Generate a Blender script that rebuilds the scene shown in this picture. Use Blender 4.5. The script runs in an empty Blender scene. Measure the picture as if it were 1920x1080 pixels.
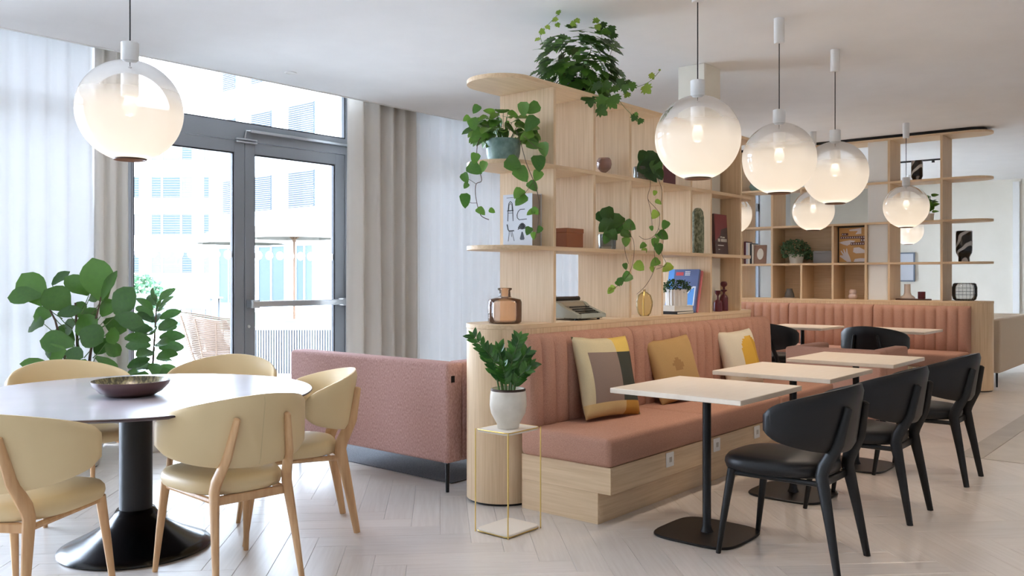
import bpy, bmesh, math, random
from mathutils import Vector, Matrix
random.seed(7)
R_ = math.radians
scene = bpy.context.scene
C = scene.collection

# ------------------------------------------------------------------ camera
cam_d = bpy.data.cameras.new('camera'); cam = bpy.data.objects.new('camera', cam_d); C.objects.link(cam)
cam.location = (0, 0, 1.289); cam.rotation_euler = (R_(90), 0, R_(-49.75))
cam_d.sensor_width = 36.0; cam_d.lens = 30.34; cam_d.shift_y = -0.0099; cam_d.clip_end = 300
scene.camera = cam
# ------------------------------------------------------------------ sky (bright overcast) and exposure
world = bpy.data.worlds.new('sky'); scene.world = world; world.use_nodes = True
bg = world.node_tree.nodes['Background']
bg.inputs[0].default_value = (0.76, 0.885, 1.12, 1); bg.inputs[1].default_value = 16.0
scene.view_settings.view_transform = 'Standard'; scene.view_settings.look = 'None'
scene.view_settings.exposure = 0.68; scene.view_settings.gamma = 1.0
scene.view_settings.use_curve_mapping = False
scene.cycles.max_bounces = 8; scene.cycles.diffuse_bounces = 4; scene.cycles.transparent_max_bounces = 16; scene.cycles.use_adaptive_sampling = True; scene.cycles.adaptive_threshold = .02
scene.cycles.transmission_bounces = 6; scene.cycles.sample_clamp_indirect = 6.0
scene.cycles.caustics_reflective = False; scene.cycles.caustics_refractive = False
FILL = 0.48
def portal(name, loc, rot, sx, sy):
    l = bpy.data.lights.new(name, 'AREA'); l.shape = 'RECTANGLE'; l.size = sx; l.size_y = sy; l.cycles.is_portal = True
    o = bpy.data.objects.new(name, l); o.location = loc; o.rotation_euler = rot; C.objects.link(o)
portal('daylight_portal', (3.3, 7.2, 1.6), (R_(90), 0, R_(180)), 12.6, 3.1)      # window wall, light heads to -Y

# ------------------------------------------------------------------ colour and material helpers
def s(r, g, b):
    f = lambda c: (c/255/12.92) if c/255 <= .04045 else ((c/255+.055)/1.055)**2.4
    return (f(r), f(g), f(b), 1.0)
M = {}
def newmat(name):
    m = bpy.data.materials.new(name); m.use_nodes = True; M[name] = m
    nt = m.node_tree; return m, nt, nt.nodes['Principled BSDF']
def mat(name, col, rough=.5, metal=0., spec=.5, coat=0.):
    m, nt, p = newmat(name)
    p.inputs['Base Color'].default_value = col; p.inputs['Roughness'].default_value = rough
    p.inputs['Metallic'].default_value = metal; p.inputs['Specular IOR Level'].default_value = spec
    p.inputs['Coat Weight'].default_value = coat
    return m
def node(nt, t, **kw):
    n = nt.nodes.new(t)
    for k, v in kw.items(): setattr(n, k, v)
    return n
def grain(name, c1, c2, scl, rough=.5, bump=.0, coord='Object', detail=4., spec=.4, c3=None, noise_scale=1.0, contrast=(.3, .7)):
    """two-tone noise, stretched by scl: wood grain, melange cloth, plaster"""
    m, nt, p = newmat(name); L = nt.links
    tc = node(nt, 'ShaderNodeTexCoord'); mp = node(nt, 'ShaderNodeMapping'); mp.inputs['Scale'].default_value = scl
    L.new(tc.outputs[coord], mp.inputs[0])
    nz = node(nt, 'ShaderNodeTexNoise'); nz.inputs['Scale'].default_value = noise_scale; nz.inputs['Detail'].default_value = detail
    L.new(mp.outputs[0], nz.inputs['Vector'])
    cr = node(nt, 'ShaderNodeValToRGB'); e = cr.color_ramp.elements
    e[0].position, e[1].position = contrast; e[0].color = c1; e[1].color = c2
    L.new(nz.outputs['Fac'], cr.inputs[0]); L.new(cr.outputs[0], p.inputs['Base Color'])
    p.inputs['Roughness'].default_value = rough; p.inputs['Specular IOR Level'].default_value = spec
    if bump:
        b = node(nt, 'ShaderNodeBump'); b.inputs['Strength'].default_value = bump; b.inputs['Distance'].default_value = .002
        L.new(nz.outputs['Fac'], b.inputs['Height']); L.new(b.outputs[0], p.inputs['Normal'])
    return m
def glassy(name, tint, rough=.02, base=.06, diffuse=None, dfac=.0):
    """thin clear glass: see-through with a fresnel reflection (and a little body colour)"""
    m = bpy.data.materials.new(name); m.use_nodes = True; M[name] = m; nt = m.node_tree; L = nt.links
    nt.nodes.remove(nt.nodes['Principled BSDF']); out = nt.nodes['Material Output']
    tr = node(nt, 'ShaderNodeBsdfTransparent'); tr.inputs[0].default_value = tint
    gl = node(nt, 'ShaderNodeBsdfGlossy'); gl.inputs['Roughness'].default_value = rough
    lw = node(nt, 'ShaderNodeFresnel'); lw.inputs[0].default_value = 1.45
    mx = node(nt, 'ShaderNodeMixShader'); L.new(lw.outputs[0], mx.inputs[0]); L.new(tr.outputs[0], mx.inputs[1]); L.new(gl.outputs[0], mx.inputs[2])
    fin = mx
    if dfac:
        df = node(nt, 'ShaderNodeBsdfDiffuse'); df.inputs[0].default_value = diffuse
        m2 = node(nt, 'ShaderNodeMixShader'); m2.inputs[0].default_value = dfac
        L.new(mx.outputs[0], m2.inputs[1]); L.new(df.outputs[0], m2.inputs[2]); fin = m2
    L.new(fin.outputs[0], out.inputs[0]); return m
def cloth_sheer(name, col, t_transp, t_transl):
    m = bpy.data.materials.new(name); m.use_nodes = True; M[name] = m; nt = m.node_tree; L = nt.links
    nt.nodes.remove(nt.nodes['Principled BSDF']); out = nt.nodes['Material Output']
    tr = node(nt, 'ShaderNodeBsdfTransparent'); tl = node(nt, 'ShaderNodeBsdfTranslucent'); df = node(nt, 'ShaderNodeBsdfDiffuse')
    tl.inputs[0].default_value = col; df.inputs[0].default_value = col
    a = node(nt, 'ShaderNodeMixShader'); a.inputs[0].default_value = t_transl/(1-t_transp)
    L.new(df.outputs[0], a.inputs[1]); L.new(tl.outputs[0], a.inputs[2])
    b = node(nt, 'ShaderNodeMixShader'); b.inputs[0].default_value = t_transp
    L.new(a.outputs[0], b.inputs[1]); L.new(tr.outputs[0], b.inputs[2]); L.new(b.outputs[0], out.inputs[0]); return m
def leafmat(name, c1, c2, rough=.35, transl=.28):
    m, nt, p = newmat(name); L = nt.links; out = nt.nodes['Material Output']
    oi = node(nt, 'ShaderNodeObjectInfo'); tc = node(nt, 'ShaderNodeTexCoord')
    nz = node(nt, 'ShaderNodeTexNoise'); nz.inputs['Scale'].default_value = 9.; L.new(tc.outputs['Object'], nz.inputs['Vector'])
    ad = node(nt, 'ShaderNodeMath', operation='MULTIPLY_ADD'); ad.inputs[1].default_value = .35
    L.new(nz.outputs['Fac'], ad.inputs[0])
    sc = node(nt, 'ShaderNodeMath', operation='MULTIPLY'); sc.inputs[1].default_value = .8; L.new(oi.outputs['Random'], sc.inputs[0])
    L.new(sc.outputs[0], ad.inputs[2])
    cr = node(nt, 'ShaderNodeValToRGB'); cr.color_ramp.elements[0].color = c1; cr.color_ramp.elements[1].color = c2
    L.new(ad.outputs[0], cr.inputs[0]); L.new(cr.outputs[0], p.inputs['Base Color']); p.inputs['Roughness'].default_value = rough
    tl = node(nt, 'ShaderNodeBsdfTranslucent'); L.new(cr.outputs[0], tl.inputs[0])
    mx = node(nt, 'ShaderNodeMixShader'); mx.inputs[0].default_value = transl
    L.new(p.outputs[0], mx.inputs[1]); L.new(tl.outputs[0], mx.inputs[2]); L.new(mx.outputs[0], out.inputs[0]); return m

# ------------------------------------------------------------------ mesh builder
class MB:
    def __init__(self): self.v = []; self.f = []; self.mi = []; self.uv = None
    def add(self, vs, fs, mi=0):
        n = len(self.v); self.v += [tuple(p) for p in vs]; self.f += [tuple(i+n for i in q) for q in fs]
        self.mi += [mi]*len(fs); return self
    def box(self, x0, x1, y0, y1, z0, z1, bev=0., mi=0, seg=1):
        if bev <= 0:
            vs = [(x, y, z) for x in (x0, x1) for y in (y0, y1) for z in (z0, z1)]
            return self.add(vs, [(0,1,3,2),(4,6,7,5),(0,4,5,1),(2,3,7,6),(0,2,6,4),(1,5,7,3)], mi)
        bm = bmesh.new(); bmesh.ops.create_cube(bm, size=1.)
        for v in bm.verts: v.co = Vector(((x0+x1)/2+v.co.x*(x1-x0), (y0+y1)/2+v.co.y*(y1-y0), (z0+z1)/2+v.co.z*(z1-z0)))
        bmesh.ops.bevel(bm, geom=bm.edges[:], offset=bev, segments=seg, affect='EDGES', profile=.5)
        bm.verts.index_update(); self.add([v.co for v in bm.verts], [[v.index for v in f.verts] for f in bm.faces], mi); bm.free(); return self
    def tube(self, pts, rad, n=10, cap=True, mi=0, sx=1., sy=1.):
        P = [Vector(p) for p in pts]; rr = rad if hasattr(rad, '__len__') else [rad]*len(P)
        ref = None; rings = []
        for i, p in enumerate(P):
            t = (P[min(i+1, len(P)-1)]-P[max(i-1, 0)]).normalized()
            if ref is None: ref = Vector((1, 0, 0)) if abs(t.x) < .8 else Vector((0, 1, 0))
            a = (ref-t*ref.dot(t)).normalized(); b = t.cross(a); ref = a
            rings.append([p+a*(math.cos(2*math.pi*k/n)*rr[i]*sx)+b*(math.sin(2*math.pi*k/n)*rr[i]*sy) for k in range(n)])
        vs = [q for r in rings for q in r]; fs = []
        for i in range(len(P)-1):
            for k in range(n): fs.append((i*n+k, i*n+(k+1) % n, (i+1)*n+(k+1) % n, (i+1)*n+k))
        if cap: fs += [tuple(range(n))[::-1], tuple((len(P)-1)*n+k for k in range(n))]
        return self.add(vs, fs, mi)
    def lathe(self, prof, n=32, c=(0, 0, 0), mi=0, ex=1., ey=1., rib=0., ribn=0, close=False):
        vs = []; fs = []; m = len(prof)
        for k in range(n):
            a = 2*math.pi*k/n; q = 1+rib*math.cos(ribn*a)
            for r, z in prof: vs.append((c[0]+r*q*ex*math.cos(a), c[1]+r*q*ey*math.sin(a), c[2]+z))
        for k in range(n):
            for j in range(m-1): fs.append((k*m+j, ((k+1) % n)*m+j, ((k+1) % n)*m+j+1, k*m+j+1))
        self.add(vs, fs, mi)
        return self
    def prism(self, outline, z0, z1, mi=0, bev=0.):
        n = len(outline)
        if bev > 0:
            cx = sum(p[0] for p in outline)/n; cy = sum(p[1] for p in outline)/n
            def ins(d):
                r = []
                for i in range(n):
                    a, b, c_ = Vector(outline[i-1]), Vector(outline[i]), Vector(outline[(i+1) % n])
                    t = ((b-a).normalized()+(c_-b).normalized()); t = t.normalized() if t.length > 1e-6 else Vector((1, 0))
                    nn = Vector((t.y, -t.x))
                    r.append((b.x-nn.x*d, b.y-nn.y*d))
                return r
            ar = sum(outline[i][0]*outline[(i+1) % n][1]-outline[(i+1) % n][0]*outline[i][1] for i in range(n))
            d = bev if ar > 0 else -bev
            rings = [(ins(d), z0), (outline, z0+bev), (outline, z1-bev), (ins(d), z1)]
        else: rings = [(outline, z0), (outline, z1)]
        vs = [(p[0], p[1], z) for o, z in rings for p in o]; fs = []
        for i in range(len(rings)-1):
            for k in range(n): fs.append((i*n+k, i*n+(k+1) % n, (i+1)*n+(k+1) % n, (i+1)*n+k))
        fs += [tuple(range(n))[::-1], tuple((len(rings)-1)*n+k for k in range(n))]
        return self.add(vs, fs, mi)
    def grid(self, fn, nu, nv, mi=0, mifn=None):
        vs = [fn(i/nu, j/nv) for j in range(nv+1) for i in range(nu+1)]; n0 = len(self.v); self.v += [tuple(p) for p in vs]
        for j in range(nv):
            for i in range(nu):
                a = n0+j*(nu+1)+i; self.f.append((a, a+1, a+nu+2, a+nu+1)); self.mi.append(mifn((i+.5)/nu, (j+.5)/nv) if mifn else mi)
        return self
    def xf(self, mtx):
        self.v = [tuple(mtx @ Vector(p)) for p in self.v]; return self
    def mapv(self, fn):
        self.v = [tuple(fn(*p)) for p in self.v]; return self
    def mesh(self, name, smooth=40, fix=True):
        me = bpy.data.meshes.new(name); me.from_pydata(self.v, [], self.f)
        me.polygons.foreach_set('material_index', self.mi)
        if fix:
            bm = bmesh.new(); bm.from_mesh(me); bmesh.ops.remove_doubles(bm, verts=bm.verts, dist=1e-6)
            bmesh.ops.recalc_face_normals(bm, faces=bm.faces); bm.to_mesh(me); bm.free()
        if smooth:
            me.polygons.foreach_set('use_smooth', [True]*len(me.polygons)); me.set_sharp_from_angle(angle=R_(smooth))
        me.update(); return me
    def build(self, name, m, parent=None, world=False, smooth=40, fix=True):
        if world and parent is not None:
            w = Vector((0, 0, 0)); p = parent
            while p: w += p.location; p = p.parent
            self.v = [(x-w.x, y-w.y, z-w.z) for x, y, z in self.v]
        me = self.mesh(name, smooth, fix)
        for k in (m if isinstance(m, (list, tuple)) else [m]): me.materials.append(M[k])
        o = bpy.data.objects.new(name, me); C.objects.link(o)
        if parent is not None: o.parent = parent
        return o
def tag(o, label=None, cat=None, group=None, kind=None):
    if label: o['label'] = label
    if cat: o['category'] = cat
    if group: o['group'] = group
    if kind: o['kind'] = kind
    return o
def thing(name, label, cat, loc=(0, 0, 0), rz=0., group=None, kind=None):
    o = bpy.data.objects.new(name, None); o.empty_display_size = .1; C.objects.link(o)
    o.location = loc; o.rotation_euler = (0, 0, rz); return tag(o, label, cat, group, kind)
def inst(name, me, parent, mtx, m=None):
    o = bpy.data.objects.new(name, me); C.objects.link(o); o.parent = parent; o.matrix_basis = mtx; return o
def dup(root, loc, rz, label, group=None):
    r = root.copy(); C.objects.link(r); r.location = loc; r.rotation_euler = (0, 0, rz); r['label'] = label
    if group: r['group'] = group
    for ch in list(root.children):
        c = ch.copy(); C.objects.link(c); c.parent = r
        for g in list(ch.children):
            d = g.copy(); C.objects.link(d); d.parent = c
    return r
def arc(cx, cy, r, a0, a1, n): return [(cx+r*math.cos(R_(a0+(a1-a0)*i/n)), cy+r*math.sin(R_(a0+(a1-a0)*i/n))) for i in range(n+1)]
def rrect(x0, x1, y0, y1, r, n=5):
    return arc(x1-r, y1-r, r, 0, 90, n)+arc(x0+r, y1-r, r, 90, 180, n)+arc(x0+r, y0+r, r, 180, 270, n)+arc(x1-r, y0+r, r, 270, 360, n)
def squircle(a, b, p, n=40):
    o = []
    for k in range(n):
        t = 2*math.pi*k/n; c, q = math.cos(t), math.sin(t)
        o.append((a*math.copysign(abs(c)**(2/p), c), b*math.copysign(abs(q)**(2/p), q)))
    return o

# ------------------------------------------------------------------ materials
OAK1, OAK2 = s(212, 181, 143), s(228, 200, 164)
grain('oak_upright', OAK1, OAK2, (60, 60, 2.2), .5, .04, noise_scale=1.3)
grain('oak_along_x', OAK1, OAK2, (2.2, 60, 60), .5, .04, noise_scale=1.3)
grain('oak_along_y', OAK1, OAK2, (60, 2.2, 60), .5, .04, noise_scale=1.3)
grain('chair_oak', s(196, 150, 104), s(214, 172, 126), (40, 40, 2.5), .45, .03)
mat('black_wood', s(13, 13, 14), .42, 0, .4); mat('black_leather', s(17, 17, 19), .42, 0, .4); mat('black_metal', s(16, 15, 17), .42, .1, .4)
mat('gloss_black', s(9, 8, 9), .2, 0, .45)
mat('cream_leather', s(220, 194, 148), .5); mat('cream_seam', s(205, 182, 138), .6)
grain('pink_cloth', s(170, 125, 106), s(198, 153, 132), (260, 260, 260), .9, .15, spec=.15, detail=2.)
grain('sofa_cloth', s(166, 126, 120), s(204, 166, 158), (180, 180, 70), .9, .15, spec=.15, detail=2.)
grain('beige_cloth', s(190, 172, 150), s(212, 196, 176), (200, 200, 200), .9, .1, spec=.15)
grain('table_laminate', s(229, 213, 193), s(233, 218, 199), (6, 40, 6), .35, 0)
mat('white_paint', s(240, 239, 236), .6); mat('lamp_white', s(236, 235, 233), .5)
grain('ceiling_plaster', s(238, 237, 236), s(242, 241, 240), (3, 3, 3), .9)
grain('wall_plaster', s(226, 220, 206), s(231, 225, 212), (3, 3, 3), .9)
grain('white_wall', s(238, 238, 236), s(243, 243, 241), (3, 3, 3), .9)
mat('frame_grey', s(136, 138, 142), .38, .1); mat('gasket', s(30, 32, 36), .5)
mat('steel', s(205, 207, 210), .28, .9); mat('brass', s(222, 190, 110), .28, .9)
mat('dark_bronze', s(70, 52, 42), .4, .4); mat('cord_black', s(22, 22, 24), .6)
glassy('window_glass', (.97, .985, .98, 1), .01)
cloth_sheer('sheer_cloth', (.94, .94, .94, 1), .085, .125)
cloth_sheer('drape_cloth', s(230, 224, 216), .0, .14); cloth_sheer('dot_film', (.97, .97, .97, 1), .0, .8)
grain('stone_grey', s(172, 165, 158), s(186, 180, 172), (4, 4, 4), .45); grain('tile_grey', s(196, 190, 182), s(210, 204, 196), (5, 5, 5), .4)
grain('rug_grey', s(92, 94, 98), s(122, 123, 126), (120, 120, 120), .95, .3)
mat('joint_dark', s(186, 170, 154), .8)
# ------------------------------------------------------------------ floor: herringbone planks on a slab
def plankmat(name):
    m, nt, p = newmat(name); L = nt.links
    uv = node(nt, 'ShaderNodeUVMap'); uv.uv_map = 'UVMap'
    oi = node(nt, 'ShaderNodeObjectInfo'); ge = node(nt, 'ShaderNodeNewGeometry')
    rnd = node(nt, 'ShaderNodeMath', operation='ADD'); L.new(oi.outputs['Random'], rnd.inputs[0]); L.new(ge.outputs['Random Per Island'], rnd.inputs[1])
    fr = node(nt, 'ShaderNodeMath', operation='FRACT'); L.new(rnd.outputs[0], fr.inputs[0])
    cmb = node(nt, 'ShaderNodeCombineXYZ'); mm = node(nt, 'ShaderNodeMath', operation='MULTIPLY'); mm.inputs[1].default_value = 37.
    L.new(fr.outputs[0], mm.inputs[0]); L.new(mm.outputs[0], cmb.inputs[0]); L.new(mm.outputs[0], cmb.inputs[1])
    va = node(nt, 'ShaderNodeVectorMath', operation='ADD'); L.new(uv.outputs[0], va.inputs[0]); L.new(cmb.outputs[0], va.inputs[1])
    mp = node(nt, 'ShaderNodeMapping'); mp.inputs['Scale'].default_value = (3., 55., 1.); L.new(va.outputs[0], mp.inputs[0])
    nz = node(nt, 'ShaderNodeTexNoise'); nz.inputs['Scale'].default_value = 1.; nz.inputs['Detail'].default_value = 4.; L.new(mp.outputs[0], nz.inputs['Vector'])
    cr = node(nt, 'ShaderNodeValToRGB'); cr.color_ramp.elements[0].position = .3; cr.color_ramp.elements[1].position = .72
    cr.color_ramp.elements[0].color = s(215, 206, 198); cr.color_ramp.elements[1].color = s(227, 220, 213); L.new(nz.outputs['Fac'], cr.inputs[0])
    mr = node(nt, 'ShaderNodeMapRange'); mr.inputs[3].default_value = .94; mr.inputs[4].default_value = 1.04; L.new(fr.outputs[0], mr.inputs[0])
    vm = node(nt, 'ShaderNodeVectorMath', operation='SCALE'); L.new(cr.outputs[0], vm.inputs[0]); L.new(mr.outputs[0], vm.inputs['Scale'])
    L.new(vm.outputs[0], p.inputs['Base Color']); p.inputs['Roughness'].default_value = .30; p.inputs['Specular IOR Level'].default_value = .8; p.inputs['Coat Weight'].default_value = .35; p.inputs['Coat Roughness'].default_value = .22
    return m
plankmat('plank_oak')
X0, X1, Y0, Y1 = -3.0, 17.0, -8.0, 7.1
CEIL = 3.0
floor = MB().box(X0, X1, Y0, Y1, -.25, -.012).build('floor', 'joint_dark'); tag(floor, 'pale whitewashed oak herringbone floor under the whole room', 'floor', kind='structure')
PW, PL, GAP = .15, .75, .0006
def plank_mesh_verts():
    b = .0009
    o = lambda d: [(GAP+d, GAP+d), (PL-GAP-d, GAP+d), (PL-GAP-d, PW-GAP-d), (GAP+d, PW-GAP-d)]
    v = [(x, y, -.012) for x, y in o(0)]+[(x, y, -b) for x, y in o(0)]+[(x, y, 0.) for x, y in o(b)]
    f = [(8, 9, 10, 11)]+[(i, (i+1) % 4, 4+(i+1) % 4, 4+i) for i in range(4)]+[(4+i, 4+(i+1) % 4, 8+(i+1) % 4, 8+i) for i in range(4)]
    return v, f
pv, pf = plank_mesh_verts()
def with_uv(me, uvs):
    u = me.uv_layers.new(name='UVMap')
    for l in me.loops: u.data[l.index].uv = uvs[l.vertex_index]
pme = bpy.data.meshes.new('plank'); pme.from_pydata(pv, [], pf); with_uv(pme, [(x, y) for x, y, z in pv]); pme.materials.append(M['plank_oak'])
planks = []
ca = math.cos(R_(45)); Fx, Fy = .7632, .6461; Gx, Gy = .6461, -.7632
for k in range(-140, 260):
    for m in range(-30, 40):
        a, b = k*PW+m*PL, k*PW-m*PL
        for vert in (0, 1):
            if not vert: M3 = Matrix.Translation((a, b, 0)); ctr = (a+PL/2, b+PW/2)
            else: M3 = Matrix.Translation((a+PW, b+PW, 0)) @ Matrix.Rotation(R_(90), 4, 'Z'); ctr = (a+PW/2, b+PW+PL/2)
            wx, wy = ca*ctr[0]-ca*ctr[1], ca*ctr[0]+ca*ctr[1]
            if not (X0+.4 < wx < X1-.4 and -4.0 < wy < 6.85): continue
            d = wx*Fx+wy*Fy; l = wx*Gx+wy*Gy
            seen = d > 3.4 and abs(l) < d*.62+.3 and not (wy < 1.3 and wx > 7.1)
            hid = (3.9 < wx < 7 and 2.7 < wy < 3.5)
            planks.append((0 if seen and not hid else 1, d, Matrix.Rotation(R_(45), 4, 'Z') @ M3))
planks.sort(key=lambda t: (t[0], t[1]))
for _, _, mx in planks[:300]: inst('plank', pme, floor, mx)
rest = MB()
uvs = []
for _, _, mx in planks[300:]:
    rest.add([mx @ Vector(p) for p in pv], pf); uvs += [(x, y) for x, y, z in pv]
rme = bpy.data.meshes.new('planks_beyond'); rme.from_pydata(rest.v, [], rest.f); with_uv(rme, uvs); rme.materials.append(M['plank_oak'])
ro = bpy.data.objects.new('planks_beyond', rme); C.objects.link(ro); ro.parent = floor; ro['kind'] = 'stuff'
# stone tile walkway at the right, with its border strip
tf = thing('floor_tile_area', 'grey stone tile walkway with darker border strip beside the oak floor', 'floor', (6.85, 1.574, 0), kind='structure')
for i in range(9): MB().box(6.85+i*1.1+.0015, 6.85+(i+1)*1.1-.0015, 1.414, 1.574, 0, .004).build('border_tile', 'stone_grey', tf, True)
for i in range(9):
    for j in range(7): MB().box(6.85+i*1.1+.0015, 6.85+(i+1)*1.1-.0015, 1.41-(j+1)*.65+.0015, 1.41-j*.65-.0015, 0, .004).build('tile', 'tile_grey', tf, True)
# ------------------------------------------------------------------ ceiling, walls
EDGE = 6.485
cl = thing('ceiling', 'plain white plaster ceiling over the whole room', 'ceiling', (0, 0, CEIL), kind='structure')
MB().box(X0, X1, Y0, EDGE, CEIL, CEIL+.3).build('ceiling_panel', 'ceiling_plaster', cl, True)
MB().box(X0, X1, EDGE, 7.3, CEIL+.22, CEIL+.3).build('curtain_pocket', 'ceiling_plaster', cl, True)
MB().box(X0, X1, EDGE-.02, EDGE, CEIL-.006, CEIL).build('edge_bead', 'white_paint', cl, True)
WY0, WY1 = 7.0, 7.12       # window wall
ZT = 3.22
def structure(name, mb, m, label, cat): return tag(mb.build(name, m), label, cat, kind='structure')
wl = MB().box(X0, -2.9, WY0, WY1, 0, ZT).box(9.55, 10.3, WY0, WY1, 0, ZT).box(11.9, 13.2, WY0, WY1, 0, ZT).box(15.6, X1, WY0, WY1, 0, ZT)
wl.box(3.24, 3.35, WY0, WY1, 0, ZT).box(5.70, 6.3, WY0, WY1, 0, ZT)
structure('wall_left', wl, 'white_wall', 'white plaster piers of the window wall behind the curtains', 'wall')
structure('wall_back', MB().box(X1, X1+.2, Y0, 7.3, 0, ZT), 'wall_plaster', 'cream plaster wall at the far end behind the shelving', 'wall')
structure('trim_1', MB().box(X1-.03, X1, 2.93, 3.03, 0, 2.95), 'white_paint', 'white upright trim strip on the cream far wall', 'trim')
structure('wall_front', MB().box(X0-.2, X0, Y0, 7.3, 0, ZT), 'white_wall', 'white plaster wall behind the viewer', 'wall')
wr = MB().box(X0, X1, Y0-.12, Y0, 0, ZT)
structure('wall_right', wr, 'white_wall', 'white plaster wall opposite the curtains', 'wall')
structure('baseboard_back', MB().box(X1-.015, X1, Y0, 6.9, 0, .09), 'white_paint', 'white skirting along the cream far wall', 'baseboard')
def pane_frame(mb, x0, x1, z0, z1, w, y0, y1):
    mb.box(x0, x0+w, y0, y1, z0, z1).box(x1-w, x1, y0, y1, z0, z1).box(x0+w, x1-w, y0, y1, z0, z0+w).box(x0+w, x1-w, y0, y1, z1-w, z1)
def window(name, x0, x1, label, cuts, bar=(2.55, 2.70)):
    t = thing(name, label, 'window', ((x0+x1)/2, 7.06, 0), kind='structure')
    zs = [(.04, bar[0]), (bar[1], ZT)]
    f = MB()
    f.box(x0, x1, 7.02, 7.10, bar[0], bar[1]); f.box(x0, x1, 7.02, 7.10, 0, .06); f.box(x0, x1, 7.02, 7.10, ZT-.05, ZT)
    for c in [x0]+cuts+[x1-.07]: f.box(c, c+.07, 7.02, 7.10, 0, ZT)
    f.build('window_frame', 'frame_grey', t, True, smooth=0)
    for a, b in zip([x0]+cuts, cuts+[x1-.07]):
        for z0, z1 in zs: MB().box(a+.07, b, 7.055, 7.063, z0, z1).build('pane', 'window_glass', t, True, smooth=0)
    return t
window('window_1', -2.9, 3.24, 'tall grey framed window behind the sheer curtain at the left', [-1.35, .2, 1.75])  # unseen left part widened and left uncurtained to brighten the room
window('window_2', 6.3, 9.55, 'tall grey framed window behind the sheer curtain beside the drape', [7.9])
window('window_3', 10.3, 11.9, 'narrow grey framed window glimpsed behind the far shelving', [])
window('window_4', 13.2, 15.6, 'farthest grey framed window glimpsed through the far shelving', [14.4])
# double door with transom light
DX0, DXM, DX1 = 3.35, 4.468, 5.70
dr = thing('door_1', 'grey metal double glass door to the terrace with transom light above', 'door', (4.52, 7.03, 0), kind='structure')
f = MB().box(DX0, DX0+.05, 6.99, 7.11, 0, ZT).box(DX1-.075, DX1, 6.99, 7.11, 0, ZT)
f.box(DX0+.05, DX1-.075, 6.99, 7.11, 2.545, 2.705).box(DX0+.05, DX1-.075, 6.99, 7.11, ZT-.05, ZT)
f.build('door_frame', 'frame_grey', dr, True, smooth=0)
MB().box(DX0+.05, DX1-.075, 7.045, 7.055, 2.705, ZT-.05).build('transom_pane', 'window_glass', dr, True, smooth=0)
g = MB(); pane_frame(g, DX0+.05, DX1-.075, 2.705, ZT-.05, .012, 6.995, 7.03); g.build('gasket', 'gasket', dr, True, smooth=0)
for side, (a, b) in enumerate(((DX0+.055, DXM-.003), (DXM+.003, DX1-.08))):
    lf = MB(); lw = .105 if side == 0 else .10
    la = .02 if side == 0 else lw; lb = lw if side == 0 else .115
    zt = 2.54; hd = .105
    lf.box(a, a+la, 7.0, 7.07, .01, zt, .003).box(b-lb, b, 7.0, 7.07, .01, zt, .003).box(a+la, b-lb, 7.0, 7.07, zt-hd, zt).box(a+la, b-lb, 7.0, 7.07, .01, .13)
    lo = lf.build('door_leaf', 'frame_grey', dr, True, smooth=0)
    gk = MB(); pane_frame(gk, a+la, b-lb, .13, zt-hd, .012, 7.0+.012, 7.045); gk.build('gasket', 'gasket', lo, True, smooth=0)
    MB().box(a+la, b-lb, 7.03, 7.04, .13, zt-hd).build('pane', 'window_glass', lo, True, smooth=0)
    if side == 1:
        pb = MB().box(a+.02, b-.03, 6.90, 6.955, 1.02, 1.075, .006).box(a+.01, a+.10, 6.905, 7.0, 1.01, 1.085, .006).box(b-.09, b-.01, 6.905, 7.0, 1.01, 1.085, .006)
        pb.build('push_bar', 'steel', lo, True)
        MB().lathe([(0, 0), (.014, 0), (.014, .012), (0, .012)], 14).xf(Matrix.Translation((a+.035, 7.0, .84)) @ Matrix.Rotation(R_(90), 4, 'X')).build('lock_cylinder', 'steel', lo, True)
    # white warning dots printed on the glass
    n = 8; x = a+la+.06
    dots = []
    while x < b-lb-.03:
        MB().lathe([(0, 0), (.043, 0), (.043, .0008), (0, .0008)], 18).xf(Matrix.Translation((x, 7.029, 1.50)) @ Matrix.Rotation(R_(90), 4, 'X')).build('warning_dot', 'dot_film', lo, True)
        x += .118
cd = MB().box(4.50, 5.69, 6.945, 6.975, 2.625, 2.65, .004).tube([(4.50, 6.96, 2.637), (4.46, 6.965, 2.637), (4.45, 6.975, 2.57)], .009, 8)
cd.box(4.36, 4.58, 6.965, 7.0, 2.525, 2.54, .003).box(4.36, 4.58, 6.965, 7.0, 2.55, 2.565, .003)
cd.build('door_closer', 'steel', dr, True)
# ------------------------------------------------------------------ columns inside the shelving
structure('column', MB().box(6.225, 6.50, 3.265, 3.50, 0, CEIL, .004), 'wall_plaster', 'square cream column rising through the front shelving to the ceiling', 'column')
structure('column', MB().box(10.83, 11.19, 3.245, 3.485, 0, CEIL, .004), 'white_wall', 'square white column standing inside the far shelving', 'column')
# ------------------------------------------------------------------ curtains
def curtain(name, label, x0, x1, yc, amp, wl, m, seed, z1=3.2, jit=.25, group=None):
    rnd = random.Random(seed); n = int((x1-x0)/wl*10); ph = [rnd.uniform(-jit, jit)*6 for _ in range(8)]
    def fold(x):
        q = 2*math.pi*x/wl+.9*math.sin(x*3.1+ph[0])+.6*math.sin(x*7.3+ph[1])
        return amp*(math.sin(q)+.28*math.sin(2.1*q+ph[2]))*(.75+.25*math.sin(x*2.3+ph[3]))
    mb = MB(); mb.grid(lambda u, v: (x0+(x1-x0)*u, yc+fold(x0+(x1-x0)*u)*(1+.25*(1-v))+.006*math.sin(9*u+5*v), .012+(z1-.012)*v), n, 10)
    o = mb.build(name, m, None, smooth=180, fix=False)
    md = o.modifiers.new('thickness', 'SOLIDIFY'); md.thickness = .0015 if 'sheer' in m else .004
    return tag(o, label, 'curtain', group)
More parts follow.
